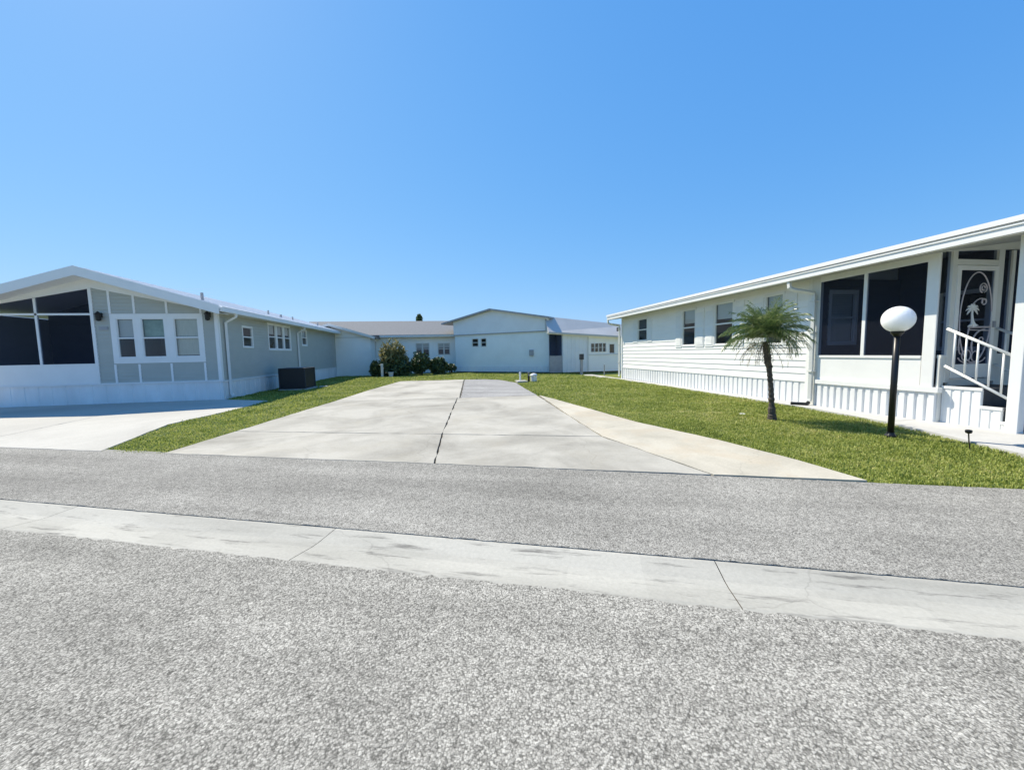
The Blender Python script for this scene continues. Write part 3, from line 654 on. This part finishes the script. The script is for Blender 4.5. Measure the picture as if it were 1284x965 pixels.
ribbed(TP,5.95,8.44,.03,.61,pitch=.165,groove=.055,d=.03,off=.0).build('porch_skirting',M['skirt'],rh)
MB().box(XP+.0,5.93,.03,9.64,5.97,.70).build('porch_end_skirting',M['aged_white'],rh)
# porch end wall with the door (faces the street)
ef=MB()
DX0,DX1=9.57,10.78
ef.box(DX0-.01,5.93,.80,DX0+.10,6.01,3.32); ef.box(DX1-.10,5.93,.80,DX1+.04,6.01,3.38); ef.box(DX0+.10,5.932,3.05,DX1-.10,6.008,3.16)
ef.box(11.05,5.94,.80,11.13,6.0,3.36)
ef.box(XP+.022,5.937,1.28,DX0-.01,6.003,1.34); ef.box(11.13,5.937,1.28,12.3,6.003,1.34); ef.box(DX1+.04,5.937,1.28,11.05,6.003,1.34)
ef.build('porch_end_frame',M['aged_white'],rh)
for a,b,c,d in ((XP+.022,DX0-.01,1.34,3.31),(DX1+.04,11.05,1.34,3.36),(11.13,12.25,1.34,3.36),(DX0+.10,DX1-.10,3.16,3.36)):
    MB().poly([TE(a,0,c),TE(b,0,c),TE(b,0,d),TE(a,0,d)]).build('porch_screen',M['screen'],rh)
kw=MB(); kw.box(XP+.022,5.95,.70,DX0-.01,5.99,1.28); kw.box(DX1+.04,5.95,.70,12.3,5.99,1.28); kw.box(DX0+.10,5.95,.70,DX1-.10,5.99,.86); kw.build('porch_end_knee_wall',M['aged_white'],rh)
MB().hexa([(XP+.0,5.935,3.30),(12.3,5.935,3.44),(12.3,6.005,3.44),(XP+.0,6.005,3.30),(XP+.0,5.935,3.33),(12.3,5.935,3.70),(12.3,6.005,3.70),(XP+.0,6.005,3.33)]).build('porch_header',M['aged_white'],rh)
# screen door with ironwork palm
dl=MB(); a,b=DX0+.105,DX1-.105
for q in ((a,a+.085),(b-.085,b)): dl.box(q[0],5.915,.88,q[1],5.945,3.04)
dl.box(a+.085,5.917,2.955,b-.085,5.943,3.04); dl.box(a+.085,5.917,.88,b-.085,5.943,1.15)
door=dl.build('screen_door',M['white'],rh)
MB().poly([TE(a+.085,.036,1.15),TE(b-.085,.036,1.15),TE(b-.085,.036,2.955),TE(a+.085,.036,2.955)]).build('door_screen',M['screen'],door)
MB().box(b-.07,5.88,1.86,b-.03,5.915,1.98).build('door_handle',M['pewter'],door)
ir=MB(); yq=5.925; xm=(a+b)/2; x0=a+.085; x1=b-.085; wd=x1-x0
def arc(cx,cz,rx,rz,t0,t1,r=.011,n=22): ir.tube([(cx+rx*math.cos(t),yq,cz+rz*math.sin(t)) for t in np.linspace(t0,t1,n)],r,5)
arc(xm+.02,2.05,wd*.47,.87,math.radians(8),math.radians(352),.012,48)          # large oval
arc(xm+.16,2.62,.085,.09,-1.2,4.4); arc(xm+.16,2.62,.04,.045,0,5.5)            # scrolls
arc(xm+.20,2.36,.05,.055,-2,3.8,.014)
arc(xm+.14,2.02,.30,.40,1.2,2.6)
ir.tube([(xm-.14,yq,1.87),(x1-.01,yq,1.87)],.018,5); ir.tube([(xm-.14,yq,1.82),(x1-.02,yq,1.80)],.011,5)
arc(xm+.25,1.52,.28,.30,1.5,3.6,.014); arc(xm+.20,1.62,.05,.05,0,6,.012); arc(xm-.1,1.48,.06,.38,1.6,3.5)
arc(xm-.14,1.32,.11,.11,-1,4.2); arc(xm+.08,1.30,.09,.1,-1,4.4); arc(xm-.28,1.55,.07,.2,1.4,4.6); arc(xm,1.30,.34,.14,3.3,6.1)
ir.build('ironwork_grille',M['iron'],door)
pm=MB()
pm.tube([(xm-.02,yq,1.88),(xm-.055,yq,2.0),(xm-.075,yq,2.12),(xm-.07,yq,2.23)],[.05,.022,.017,.015],6)
for k in range(8):
    t=math.radians(-35+k*36); L=.17
    pts=[(xm-.07+L*f*math.cos(t),yq-.004*k/8,2.235+L*f*math.sin(t)*.75+.05*f-.10*f*f) for f in (0,.35,.7,1)]
    pm.tube(pts,[.012,.022,.018,.004],5)
pm.tube([(xm-.15,yq,1.885),(xm-.04,yq,1.925),(xm+.10,yq,1.90)],[.01,.035,.008],6)
pm.build('palm_ornament',M['white'],door)
# porch inside
TI=frame((12.2,0,0),(0,1,0),(-1,0,0))
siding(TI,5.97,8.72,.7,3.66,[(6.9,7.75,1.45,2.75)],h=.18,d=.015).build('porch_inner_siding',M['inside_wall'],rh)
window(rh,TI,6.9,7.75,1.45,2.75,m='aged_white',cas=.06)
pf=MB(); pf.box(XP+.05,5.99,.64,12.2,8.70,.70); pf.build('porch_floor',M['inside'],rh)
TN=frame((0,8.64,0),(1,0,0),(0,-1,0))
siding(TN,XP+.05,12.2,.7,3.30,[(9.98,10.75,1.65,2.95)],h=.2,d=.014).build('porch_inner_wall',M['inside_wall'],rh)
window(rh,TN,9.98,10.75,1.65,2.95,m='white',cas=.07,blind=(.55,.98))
# house wall beyond the porch steps and carport posts
siding(frame((12.6,0,0),(0,1,0),(-1,0,0)),1.4,5.93,.0,3.72,h=.18,d=.015).build('carport_wall',M['vinyl'],rh)
for y in (4.89,1.9):
    MB().box(9.36,y-.075,.02,9.51,y+.075,3.31).build('roof_post',M['white'],rh,bevel=.008)

# entry steps (stand in front of the screen door)
st=empty('entry_steps',(9.9,5.4,0),'white skirted porch steps with dark treads and a white handrail','steps')
SX0,SX1=9.52,10.75
prof=[(5.925,.03),(5.925,.74),(5.36,.74),(5.36,.42),(5.09,.42),(5.09,.18),(4.88,.18),(4.88,.03)]
Tst=frame((SX0,0,0),(0,1,0),(-1,0,0))
for a,b,z1 in ((5.36,5.925,.695),(5.09,5.36,.375),(4.90,5.09,.135)):
    sd=ribbed(Tst,a,b,.03,z1,pitch=.14,groove=.04,d=.014,off=.0)
    sd.box(SX0+.001,a,.03,SX0+.03,b,z1); sd.tbox(Tst,a-.012,b,.0,.028,z1-.0,z1+.05); sd.build('side_skirting',M['white'],st)
    MB().box(SX1-.03,a,.03,SX1,b,z1).build('side_skirting',M['white'],st)
td=MB()
for a,b,z1 in ((5.34,5.92,.70),(5.07,5.35,.38),(4.87,5.08,.14)):
    td.box(SX0+.03,a,z1-.02,SX1-.03,b,z1+.035)
td.box(SX0+.03,5.355,.38,SX1-.03,5.37,.68); td.box(SX0+.03,5.085,.14,SX1-.03,5.10,.36); td.box(SX0+.03,4.90,.03,SX1-.03,4.915,.12)
td.build('treads',M['tread'],st)
for x,ya in ((9.49,4.97),(10.72,4.92)):
    rl=MB(); top=[(x,5.90,1.84),(x,ya-.0,1.31)]; bot=[(x,5.90,1.13),(x,ya,.56)]
    rl.tube(top,.026,8); rl.tube(bot,.024,8)
    o=rl.build('handrail',M['white'],st,smooth=True)
    bl=MB()
    for k in range(5):
        f=(k+.75)/5.6; y=5.90+(ya-5.90)*f; bl.tube([(x,y,1.13-.57*f),(x,y,1.84-.53*f)],.015,8)
    bl.build('balusters',M['white'],o,smooth=True)
    if x>10:
        MB().box(x-.05,ya-.06,.03,x+.05,ya+.04,1.42).build('newel_post',M['white'],st,bevel=.008)

# ================================================================== BACK LEFT WHITE HOME
bl=empty('mobile_home',(-5.8,31.3,0),'white low home behind the shrubs with gray shingle roof','mobile home','mobile homes of the park')
TB=frame((0,33.5,0),(1,0,0),(0,-1,0)); TQ=frame((0,31.3,0),(1,0,0),(0,-1,0))
bw=[(-2.52,-2.04,1.52,2.50),(-1.96,-1.46,1.52,2.50),(-.70,-.24,1.53,2.48),(-.18,.28,1.53,2.48)]
siding(TB,-5.8,8.5,.0,3.15,bw,h=.22,d=.012).build('front_siding',M['creamwall'],bl)
for w in bw: window(bl,TB,*w,cas=.035,m='aged_white',blind=(.6,.98))
wb=MB(); wb.box(-11.5,31.3,0,-5.82,31.36,2.98); wb.box(-5.88,31.36,0,-5.82,33.5,3.05); wb.box(-11.5,31.36,0,-11.4,41,3.05); wb.box(-11.4,40.9,0,8.5,41,3.05); wb.box(8.4,33.5,0,8.5,40.9,3.05)
wb.build('side_wall',M['creamwall'],bl)
gb=MB(); gb.prism([(-11.5,31.3,2.98),(-5.82,31.3,2.98),(-8.66,31.3,3.92)],(0,.06,0)); gb.build('gable_panel',M['creamwall'],bl)
MB().box(-11.5,31.27,2.95,-5.80,31.30,3.0).build('gable_trim',M['aged_white'],bl)
r2=MB()
r2.hexa([(-12,33.05,3.13),(8.9,33.05,3.13),(8.9,37.2,4.60),(-12,37.2,4.60),(-12,33.05,3.23),(8.9,33.05,3.23),(8.9,37.2,4.70),(-12,37.2,4.70)])
r2.hexa([(-12,37.2,4.60),(8.9,37.2,4.60),(8.9,41.4,3.13),(-12,41.4,3.13),(-12,37.2,4.70),(8.9,37.2,4.70),(8.9,41.4,3.23),(-12,41.4,3.23)])
r2.build('roof',M['shingle'],bl)
r3=MB()
for xe in (-5.4,-11.9):
    r3.hexa([(-8.66,30.9,3.92),(xe,30.9,2.90),(xe,36,2.90),(-8.66,36,3.92),(-8.66,30.9,4.02),(xe,30.9,3.0),(xe,36,3.0),(-8.66,36,4.02)])
r3.build('gable_roof',M['shingle'],bl)
rb=MB()
for xe in (-5.4,-11.9): rb.hexa([(-8.66,30.86,3.84),(xe,30.86,2.82),(xe,30.897,2.82),(-8.66,30.897,3.84),(-8.66,30.86,4.04),(xe,30.86,3.02),(xe,30.897,3.02),(-8.66,30.897,4.04)])
rb.box(-5.38,33.0,3.02,8.9,33.045,3.20); rb.build('fascia',M['aged_white'],bl)

# ================================================================== BACK CENTRE PALE BLUE HOME
G0=Vector((.74,32.4,0)); tt=Vector((.7837,-.6212,0)); nn=Vector((-.6212,-.7837,0))     # nn faces the camera side
bc=empty('mobile_home',tuple(G0),'pale blue home with a wide gable end behind the driveway','mobile home','mobile homes of the park')
TG=frame(G0,tt,nn)
GW=8.42
siding(TG,0,GW,.10,3.12,[(1.72,2.30,2.12,2.74),(2.58,3.06,2.10,2.74)],h=.2,d=.016).build('front_siding',M['bluewall'],bc)
window(bc,TG,1.72,2.30,2.12,2.74,cas=.03,m='aged_white',rail=.5); window(bc,TG,2.58,3.06,2.10,2.74,cas=.03,m='aged_white',rail=.5)
gz=lambda s: 4.88-.185*abs(s-3.7)
up=MB(); up.prism([TG(-.06,.10,3.10),TG(GW+.04,.10,3.10),TG(GW+.04,.10,gz(GW)),TG(3.7,.10,gz(3.7)),TG(-.06,.10,gz(0))],-nn*.16)
up.build('gable_panel',M['palewall'],bc)
MB().tbox(TG,-.06,GW+.04,.0,.125,3.06,3.12).build('gable_ledge',M['pewter'],bc)
ribbed(TG,.0,GW-.06,.10,.52,pitch=.3,groove=.05,d=.02,off=.018).build('skirting',M['palewall'],bc)
mt_=MB(); mt_.tbox(TG,6.9,7.2,.0,.14,1.3,1.75); mt_.build('meter_box',M['pewter'],bc)
vt=MB(); vt.tbox(TG,GW-.05,GW+.05,.0,.03,.1,3.06); vt.build('corner_trim',M['palewall'],bc)
rr=MB()
for sa,sb in ((3.7,-1.05),(3.7,GW+.25)):
    rr.hexa([TG(sa,.45,gz(sa)+.0),TG(sb,.45,gz(sb)),TG(sb,-14,gz(sb)),TG(sa,-14,gz(sa)),TG(sa,.45,gz(sa)+.12),TG(sb,.45,gz(sb)+.12),TG(sb,-14,gz(sb)+.12),TG(sa,-14,gz(sa)+.12)])
rr.build('roof',M['pewter'],bc)
sw=MB(); sw.tbox(TG,-.02,.03,-13.9,-.01,.1,gz(0)); sw.tbox(TG,GW-.03,GW+.02,-13.9,-.01,.1,gz(GW)); sw.tbox(TG,0.03,GW-.03,-13.9,-13.8,.1,4.0); sw.build('side_wall',M['bluewall'],bc)
MB().tbox(TG,.02,GW-.0,-.05,-.0,-.02,.10).build('foundation',M['soil'],bc)
# wing to the right
TW=frame((0,26.55,0),(1,0,0),(0,-1,0))
ribbed(TW,8.22,10.1,.08,2.75,pitch=.3,groove=.05,d=.02).build('wing_siding',M['palewall'],bc)
siding(TW,10.1,13.6,.08,2.45,[(10.34,10.60,1.5,2.12),(10.64,10.90,1.5,2.12),(10.94,11.20,1.5,2.12),(11.24,11.48,1.5,2.12),(11.74,12.16,1.36,2.06)],h=.2,d=.01).build('wing_siding',M['creamwall'],bc)
for a,b in ((10.34,10.60),(10.64,10.90),(10.94,11.20),(11.24,11.48)): window(bc,TW,a,b,1.5,2.12,cas=.018,rail=.5,sash=.02,m='aged_white')
window(bc,TW,11.74,12.16,1.36,2.06,cas=.03,rail=0,m='palewall')
MB().tbox(TW,10.05,13.6,.0,.05,1.28,1.34).build('wing_trim',M['aged_white'],bc)
MB().tbox(TW,10.05,10.16,.0,.04,.08,2.6).build('wing_trim',M['aged_white'],bc)
en=MB(); en.box(7.1,28.2,.1,8.25,28.26,2.95); en.box(8.2,26.56,.1,8.26,28.2,2.95); en.build('entry_recess_wall',M['palewall'],bc)
ed=MB(); ed.box(7.25,26.62,1.3,8.15,26.64,2.82); ed.build('entry_screen',M['screen'],bc)
ek=MB(); ek.box(7.25,26.6,.08,8.2,26.64,1.27); ek.build('entry_knee_wall',M['pewter'],bc)
eh=MB(); eh.hexa([(7.05,26.5,2.83),(13.7,26.5,2.42),(13.7,26.6,2.42),(7.05,26.6,2.83),(7.05,26.5,2.95),(13.7,26.5,2.52),(13.7,26.6,2.52),(7.05,26.6,2.95)]); eh.build('wing_header',M['creamwall'],bc)
wr=MB(); wr.hexa([(7.10,26.2,2.86),(13.9,26.2,2.40),(13.9,31,3.35),(7.10,31,4.05),(7.10,26.2,2.98),(13.9,26.2,2.52),(13.9,27.4,3.44),(7.10,27.4,4.16)]); wr.build('wing_roof',M['wingroof'],bc)
wl=MB(); wl.box(12.2,26.12,2.95,12.42,26.3,3.22); wl.build('wall_lamp',M['black'],bc)
wx=MB(); wx.box(10.1,26.56,2.3,13.6,26.60,2.9); wx.box(13.55,26.6,0,13.6,33,2.5); wx.box(8.3,32.9,0,13.6,33,2.5); wx.build('wing_rear_wall',M['creamwall'],bc)

# ================================================================== LAMP POST
lp=empty('lamp_post',(7.42,5.27,0),'black lamp post with white globe standing on the right lawn','street lamp')
MB().lathe((7.42,5.27,-.03),[(.075,0),(.075,.05),(.055,.08),(.05,.10)],20).build('post_base',M['black'],lp,smooth=False)
MB().tube([(7.42,5.27,-.02),(7.425,5.27,.9),(7.43,5.27,1.76)],.044,20).build('post',M['black'],lp,smooth=True)
MB().lathe((7.43,5.27,1.70),[(.05,0),(.06,.02),(.085,.05),(.09,.09),(.06,.10)],20).build('globe_holder',M['black'],lp)
gs=MB(); gs.lathe((7.43,5.27,1.975),[(.214*math.sin(t),-.214*math.cos(t)) for t in np.linspace(.25,math.pi-.02,30)],40)
gs.build('globe',M['globe'],lp,smooth=True)

# garden stake light
gk=empty('stake_light',(7.53,4.34,0),'small black stake light in the grass by the walkway','garden light')
MB().tube([(7.55,4.33,-.03),(7.53,4.34,.12),(7.51,4.34,.25)],.008,6).build('stem',M['black'],gk)
MB().lathe((7.51,4.34,.235),[(.012,0),(.035,.012),(.04,.04),(.034,.055),(.01,.06)],10).build('lamp_head',M['black'],gk)
sp=MB().lathe((6.82,7.9,-.01),[(.06,0),(.07,.02),(.06,.03),(.03,.032)],14); tag(sp.build('sprinkler_lid',M['pvc']),'small round white lid lying in the lawn behind the palm','lid')

# ================================================================== PALM
pt=empty('palm_tree',(6.95,7.2,0),'small pygmy date palm with feathery crown on the right lawn','palm tree')
path=[(6.955,7.2,-.05),(6.95,7.2,.06),(6.93,7.2,.3),(6.905,7.2,.62),(6.86,7.2,.95),(6.81,7.2,1.25),(6.76,7.2,1.5),(6.71,7.2,1.70)]
pr=[.10,.085,.060,.052,.050,.055,.066,.045]
PP=[];RRr=[]
for i in range(len(path)-1):
    for k in range(9):
        f=k/9; PP.append(Vector(path[i]).lerp(Vector(path[i+1]),f)); RRr.append((pr[i]*(1-f)+pr[i+1]*f)*(1+.10*math.sin((i*9+k)*2.1)+rnd.gauss(0,.05)))
MB().tube(PP,RRr,14).build('trunk',M['trunk'],pt)
st_=MB()   # old leaf bases
for k in range(40):
    z=rnd.uniform(1.05,1.66); a=k*2.4; c=Vector((6.97-.14*z,7.2,z)); d=Vector((math.cos(a),math.sin(a),.9)).normalized()
    st_.tube([c+Vector((math.cos(a),math.sin(a),0))*.03,c+d*.10],[.020,.008],5)
st_.build('leaf_bases',M['trunk'],pt)
def frond(V,F,R,o,az,el,L,droop,n=26,ll=.24,wide=.013,ragged=0.):
    o=np.array(o,float); p=o.copy(); e=el; step=L/n
    for i in range(n):
        f=i/(n-1); d=np.array([math.cos(az)*math.cos(e),math.sin(az)*math.cos(e),math.sin(e)])
        side=np.array([-math.sin(az),math.cos(az),0]); up=np.cross(side,d)*-1 if False else np.cross(d,side)
        q=p+d*step
        # rachis strip
        b=len(V); w=.010*(1-.75*f)
        V+= [p-side*w,p+side*w,q+side*w*.9,q-side*w*.9]; R.append((b,b+1,b+2,b+3))
        if f>.10:
            le=ll*(1-abs(f-.42)**1.5*1.35)*(.8+.4*rnd.random())
            for s in (-1,1):
                if rnd.random()<ragged: continue
                v=side*s*(.88-.35*f)+d*(.42+.55*f)-up*(-.25+.0)*1.0
                v=v/np.linalg.norm(v)+rng.normal(0,.10,3)
                tip=p+v*le+np.array([0,0,-le*(.18+.35*rnd.random())]); mid=p+v*le*.5+np.array([0,0,.012])
                wv=np.cross(v,up); wv=wv/np.linalg.norm(wv)*wide/2*(1.0)
                wv=d*wide/2*.9+up*wide*.2
                b=len(V); V+=[p-wv*.5,p+wv*.5,mid+wv,tip,mid-wv]; F.append((b,b+1,b+2,b+4)); F.append((b+4,b+2,b+3,b+3))
        p=q; e-=droop/n*(.5+1.1*f)
def fronds(name,m,specs,o,parent,**kw):
    V=[];F=[];R=[]
    for az,el,L,dr in specs: frond(V,F,R,o+np.array([math.cos(az)*.05,math.sin(az)*.05,0]),az,el,L,dr,**kw)
    mb=MB(); mb.v=[tuple(v) for v in V]; mb.f=[f if f[2]!=f[3] else f[:3] for f in F]+R
    return mb.build(name,m,parent)
crown=np.array([6.70,7.2,1.76])
sp_=[]
for k in range(80):
    f=k/79; az=k*2.399+rnd.uniform(-.25,.25); el=math.radians(88-f*82+rnd.uniform(-9,9)); sp_.append((az,el,rnd.uniform(.64,.87),rnd.uniform(.8,1.5)*(.7+.6*f)))
fronds('crown',M['frond'],sp_,crown,pt,n=34,ll=.25,wide=.017)
sp_=[(k*1.7+.4,math.radians(rnd.uniform(-50,-10)),rnd.uniform(.45,.75),rnd.uniform(.7,1.3)) for k in range(18)]
fronds('dry_fronds',M['deadfrond'],sp_,crown-np.array([0,0,.08]),pt,n=16,ll=.15,ragged=.3)

# ================================================================== SHRUBS
def leaves(name, m, c, r, n, size, parent, lump=.25, long=1.6, flat=0.):
    """leaf-sized faces spread through a lumpy volume"""
    c=np.array(c); r=np.array(r); seeds=rng.normal(0,1,(9,3)); seeds/=np.linalg.norm(seeds,axis=1)[:,None]; amp=rng.uniform(-lump,lump,9)
    d=rng.normal(0,1,(n,3)); d/=np.linalg.norm(d,axis=1)[:,None]
    rad=rng.random(n)**.42; k=1+(np.exp(-((d[:,None,:]-seeds[None])**2).sum(2)/.35)*amp).sum(1); k*=1+rng.normal(0,.07,n)
    P=c+d*r*(rad*k)[:,None]; P[:,2]=np.maximum(P[:,2],.03)
    u=rng.normal(0,1,(n,3))+d*.5; u/=np.linalg.norm(u,axis=1)[:,None]; w=np.cross(u,rng.normal(0,1,(n,3))); w/=np.linalg.norm(w,axis=1)[:,None]
    s=(size*rng.uniform(.6,1.4,n))[:,None]
    V=np.stack([P-u*s*.5*long,P+w*s*.5,P+u*s*.5*long,P-w*s*.5],1).reshape(-1,3); i=np.arange(n)*4
    return npmesh(name,V,np.stack([i,i+1,i+2,i+3],1),m,parent,off=tuple(parent.location))
def shrub(name, loc, label, m, c, r, n, size, stems=5, **kw):
    o=empty(name,loc,label,'shrub','shrubs in front of the white back home')
    s=MB()
    for k in range(stems):
        a=k*2.4; s.tube([(loc[0]+.08*math.cos(a),loc[1]+.08*math.sin(a),-.03),(loc[0]+r[0]*.35*math.cos(a),loc[1]+r[1]*.35*math.sin(a),c[2]*.8),(loc[0]+r[0]*.6*math.cos(a),loc[1]+r[1]*.6*math.sin(a),c[2]+r[2]*.5)],[.035,.022,.008],6)
    s.build('stems',M['stick'],o); leaves('foliage',m,c,r,n,size,o,**kw); return o
shrub('shrub',(-5.25,29.6,0),'low dark shrub at the left end of the shrub bed',M['dark_leaf'],(-5.25,29.6,.62),(.5,.42,.60),1300,.12,lump=.5)
yg=shrub('shrub',(-3.9,29.7,0),'tall yellow green feathery shrub among the dark shrubs',M['yellow_leaf'],(-3.9,29.7,1.5),(1.15,.8,.80),1500,.10,lump=.75,long=4.2)
leaves('lower_foliage',M['dark_leaf'],(-3.7,29.7,.72),(1.4,.8,.72),4200,.12,yg,lump=.5)
# upright wispy shoots of the yellow shrub
wv=MB()
for k in range(90):
    a=rnd.uniform(0,6.28); r=rnd.uniform(.1,1.0); h=rnd.uniform(1.8,2.85)-.5*r
    b=Vector((-3.9+.3*math.cos(a)*r,29.7+.3*math.sin(a)*r,.8)); e=Vector((-3.9+1.15*math.cos(a)*r,29.7+.9*math.sin(a)*r,h)); wv.tube([b,b.lerp(e,.5)+Vector((0,0,.15)),e],[.018,.02,.006],4)
wv.build('shoots',M['yellow_leaf'],yg)
shrub('shrub',(-1.98,29.9,0),'rounded dark green shrub in the middle of the bed',M['dark_leaf'],(-1.95,29.9,.78),(.72,.6,.76),3000,.12,lump=.5)
shrub('shrub',(-.75,30.4,0),'rounded dark green shrub nearest the blue home, below the right window pair',M['dark_leaf'],(-.72,30.4,.70),(.66,.6,.70),2700,.12,lump=.5)
shrub('shrub',(.28,31.2,0),'smallest sparse green shrub at the corner of the blue home',M['dark_leaf'],(.28,31.2,.50),(.42,.35,.30),420,.11)
pt_=MB().lathe((-4.0,28.6,-.02),[(.13,0),(.17,.28),(.2,.33),(.2,.37),(.15,.37)],16); tag(pt_.build('flower_pot',M['pot']),'pale round pot standing before the yellow shrub','pot')
for x,lab in ((-4.62,'pale gray short post before the left side of the yellow shrub'),):
    p=MB().box(x-.08,28.7,-.02,x+.08,28.86,.95); tag(p.build('garden_post',M['pot'],bevel=.01),lab,'post')
# distant tree showing its tip over the shingle roof
ft=empty('pine_tree',(-3.1,48,0),'distant dark tree whose tip shows above the gray shingle roof','tree')
MB().tube([(-3.1,48,-.03),(-3.1,48,3),(-3.1,48,6.2)],[.18,.12,.02],8).build('trunk',M['stick'],ft)
V_=[]
leaves('crown',M['dark_leaf'],(-3.1,48,3.9),(1.0,1.0,1.7),2500,.22,ft,long=2.2); leaves('crown_tip',M['dark_leaf'],(-3.1,48,5.75),(.34,.34,.68),700,.16,ft,long=2.2)

# ================================================================== UTILITY HOOKUPS
a=MB(); a.tube([(3.80,19.9,-.03),(3.80,19.9,.50)],.05,12); a.lathe((3.80,19.9,.44),[(.062,0),(.062,.08),(.03,.09)],12)
tag(a.build('sewer_pipe',M['pvc']),'white plastic pipe stub standing at the end of the driveway','pipe')
hb=empty('water_spigot',(4.22,19.7,0),'black water spigot post beside the white pipe at the driveway end','spigot')
MB().tube([(4.22,19.7,-.03),(4.22,19.7,.46)],.055,10).build('riser',M['black'],hb)
b_=MB(); b_.tube([(4.22,19.7,.40),(4.22,19.58,.40),(4.22,19.53,.33)],.025,8); b_.lathe((4.22,19.7,.46),[(.03,0),(.03,.03),(.07,.035),(.07,.055),(.02,.06)],10); b_.build('tap',M['pewter'],hb)
c=MB(); c.lathe((4.55,19.95,-.03),[(.17,0),(.17,.30),(.20,.36),(.15,.44),(.05,.47)],16); tag(c.build('utility_box',M['pvc']),'squat white utility cap beside the black spigot','utility box')
q=MB(); slab(q,[(3.55,19.3),(4.1,19.35),(4.1,20.1),(3.55,20.1)],z=.09,gap=.0); tag(q.build('utility_pad',M['light_concrete']),'small raised concrete pad under the white pipe','concrete pad')
pd=empty('power_pedestal',(9.05,25.0,0),'gray electrical pedestal with a dark meter box behind the right lawn','power pedestal')
MB().box(8.96,24.94,-.03,9.14,25.06,1.05).build('post',M['pewter'],pd,bevel=.008)
MB().box(8.92,24.86,1.0,9.18,25.08,1.38).build('meter_box',M['acbody'],pd,bevel=.01)
s=MB().tube([(10.1,23.6,-.03),(10.1,23.6,.62)],.04,8); s.lathe((10.1,23.6,.6),[(.05,0),(.05,.05),(.02,.06)],8); tag(s.build('short_pipe',M['pewter']),'short gray pipe in the grass before the back wing windows','pipe')
bs=MB().tube([(.62,31.9,-.03),(.62,31.9,.62)],.035,8); tag(bs.build('marker_stake',M['black']),'short black stake at the left corner of the blue home','stake')

# ================================================================== CAMERA, LIGHT, SKY
F,CX,CY,H=480.,642.,482.5,1.55
roll=math.atan(.0203); pitch=math.radians(4.786); yaw=math.radians(9.568)
fw_=Vector((math.sin(yaw)*math.cos(pitch),math.cos(yaw)*math.cos(pitch),-math.sin(pitch)))
r_=Vector((math.cos(yaw),-math.sin(yaw),0)); u_=r_.cross(fw_)
R_=r_*math.cos(roll)-u_*math.sin(roll); Up=u_*math.cos(roll)+r_*math.sin(roll)
cam=bpy.data.cameras.new('camera'); co=bpy.data.objects.new('camera',cam); col.objects.link(co)
mw=Matrix((R_,Up,-fw_)).transposed().to_4x4(); mw.translation=Vector((0,0,H)); co.matrix_world=mw
cam.sensor_fit='HORIZONTAL'; cam.sensor_width=36; cam.lens=36*F/1284.; cam.clip_start=.05; cam.clip_end=2000
sc.camera=co

sd_=Vector((-.52,.62,1.)).normalized()
sun=bpy.data.lights.new('sun','SUN'); sun.energy=4.6; sun.angle=math.radians(.53); sun.color=(1,.905,.735)
so_=bpy.data.objects.new('sun',sun); col.objects.link(so_); so_.rotation_euler=sd_.to_track_quat('Z','Y').to_euler(); so_.location=(0,0,30)
w=bpy.data.worlds.new('World'); sc.world=w; w.use_nodes=True; nt=w.node_tree
sky=nt.nodes.new('ShaderNodeTexSky'); sky.sky_type='NISHITA'; sky.sun_disc=False
sky.sun_elevation=math.asin(sd_.z); sky.sun_rotation=math.atan2(sd_.x,sd_.y); sky.altitude=0; sky.air_density=1.0; sky.dust_density=.3; sky.ozone_density=3.0
# clear subtropical sky: per-channel response (scale, power) gives the deep azure of the photograph
bg=nt.nodes['Background']; bg.inputs[1].default_value=.10
sp=nt.nodes.new('ShaderNodeSeparateColor'); cb=nt.nodes.new('ShaderNodeCombineColor'); nt.links.new(sky.outputs[0],sp.inputs[0])
for i,(k,g) in enumerate(((.50,.86),(.65,.50),(.94,.24))):
    a=nt.nodes.new('ShaderNodeMath'); a.operation='MULTIPLY'; a.inputs[1].default_value=.1464; nt.links.new(sp.outputs[i],a.inputs[0])
    p=nt.nodes.new('ShaderNodeMath'); p.operation='POWER'; p.inputs[1].default_value=g; nt.links.new(a.outputs[0],p.inputs[0])
    m_=nt.nodes.new('ShaderNodeMath'); m_.operation='MULTIPLY'; m_.inputs[1].default_value=k/.1464; nt.links.new(p.outputs[0],m_.inputs[0]); nt.links.new(m_.outputs[0],cb.inputs[i])
nt.links.new(cb.outputs[0],bg.inputs[0])
sc.view_settings.view_transform='Standard'; sc.view_settings.look='None'; sc.view_settings.gamma=1; sc.view_settings.use_curve_mapping=False
sc.view_settings.exposure=.62
sc.cycles.max_bounces=8; sc.cycles.transparent_max_bounces=12
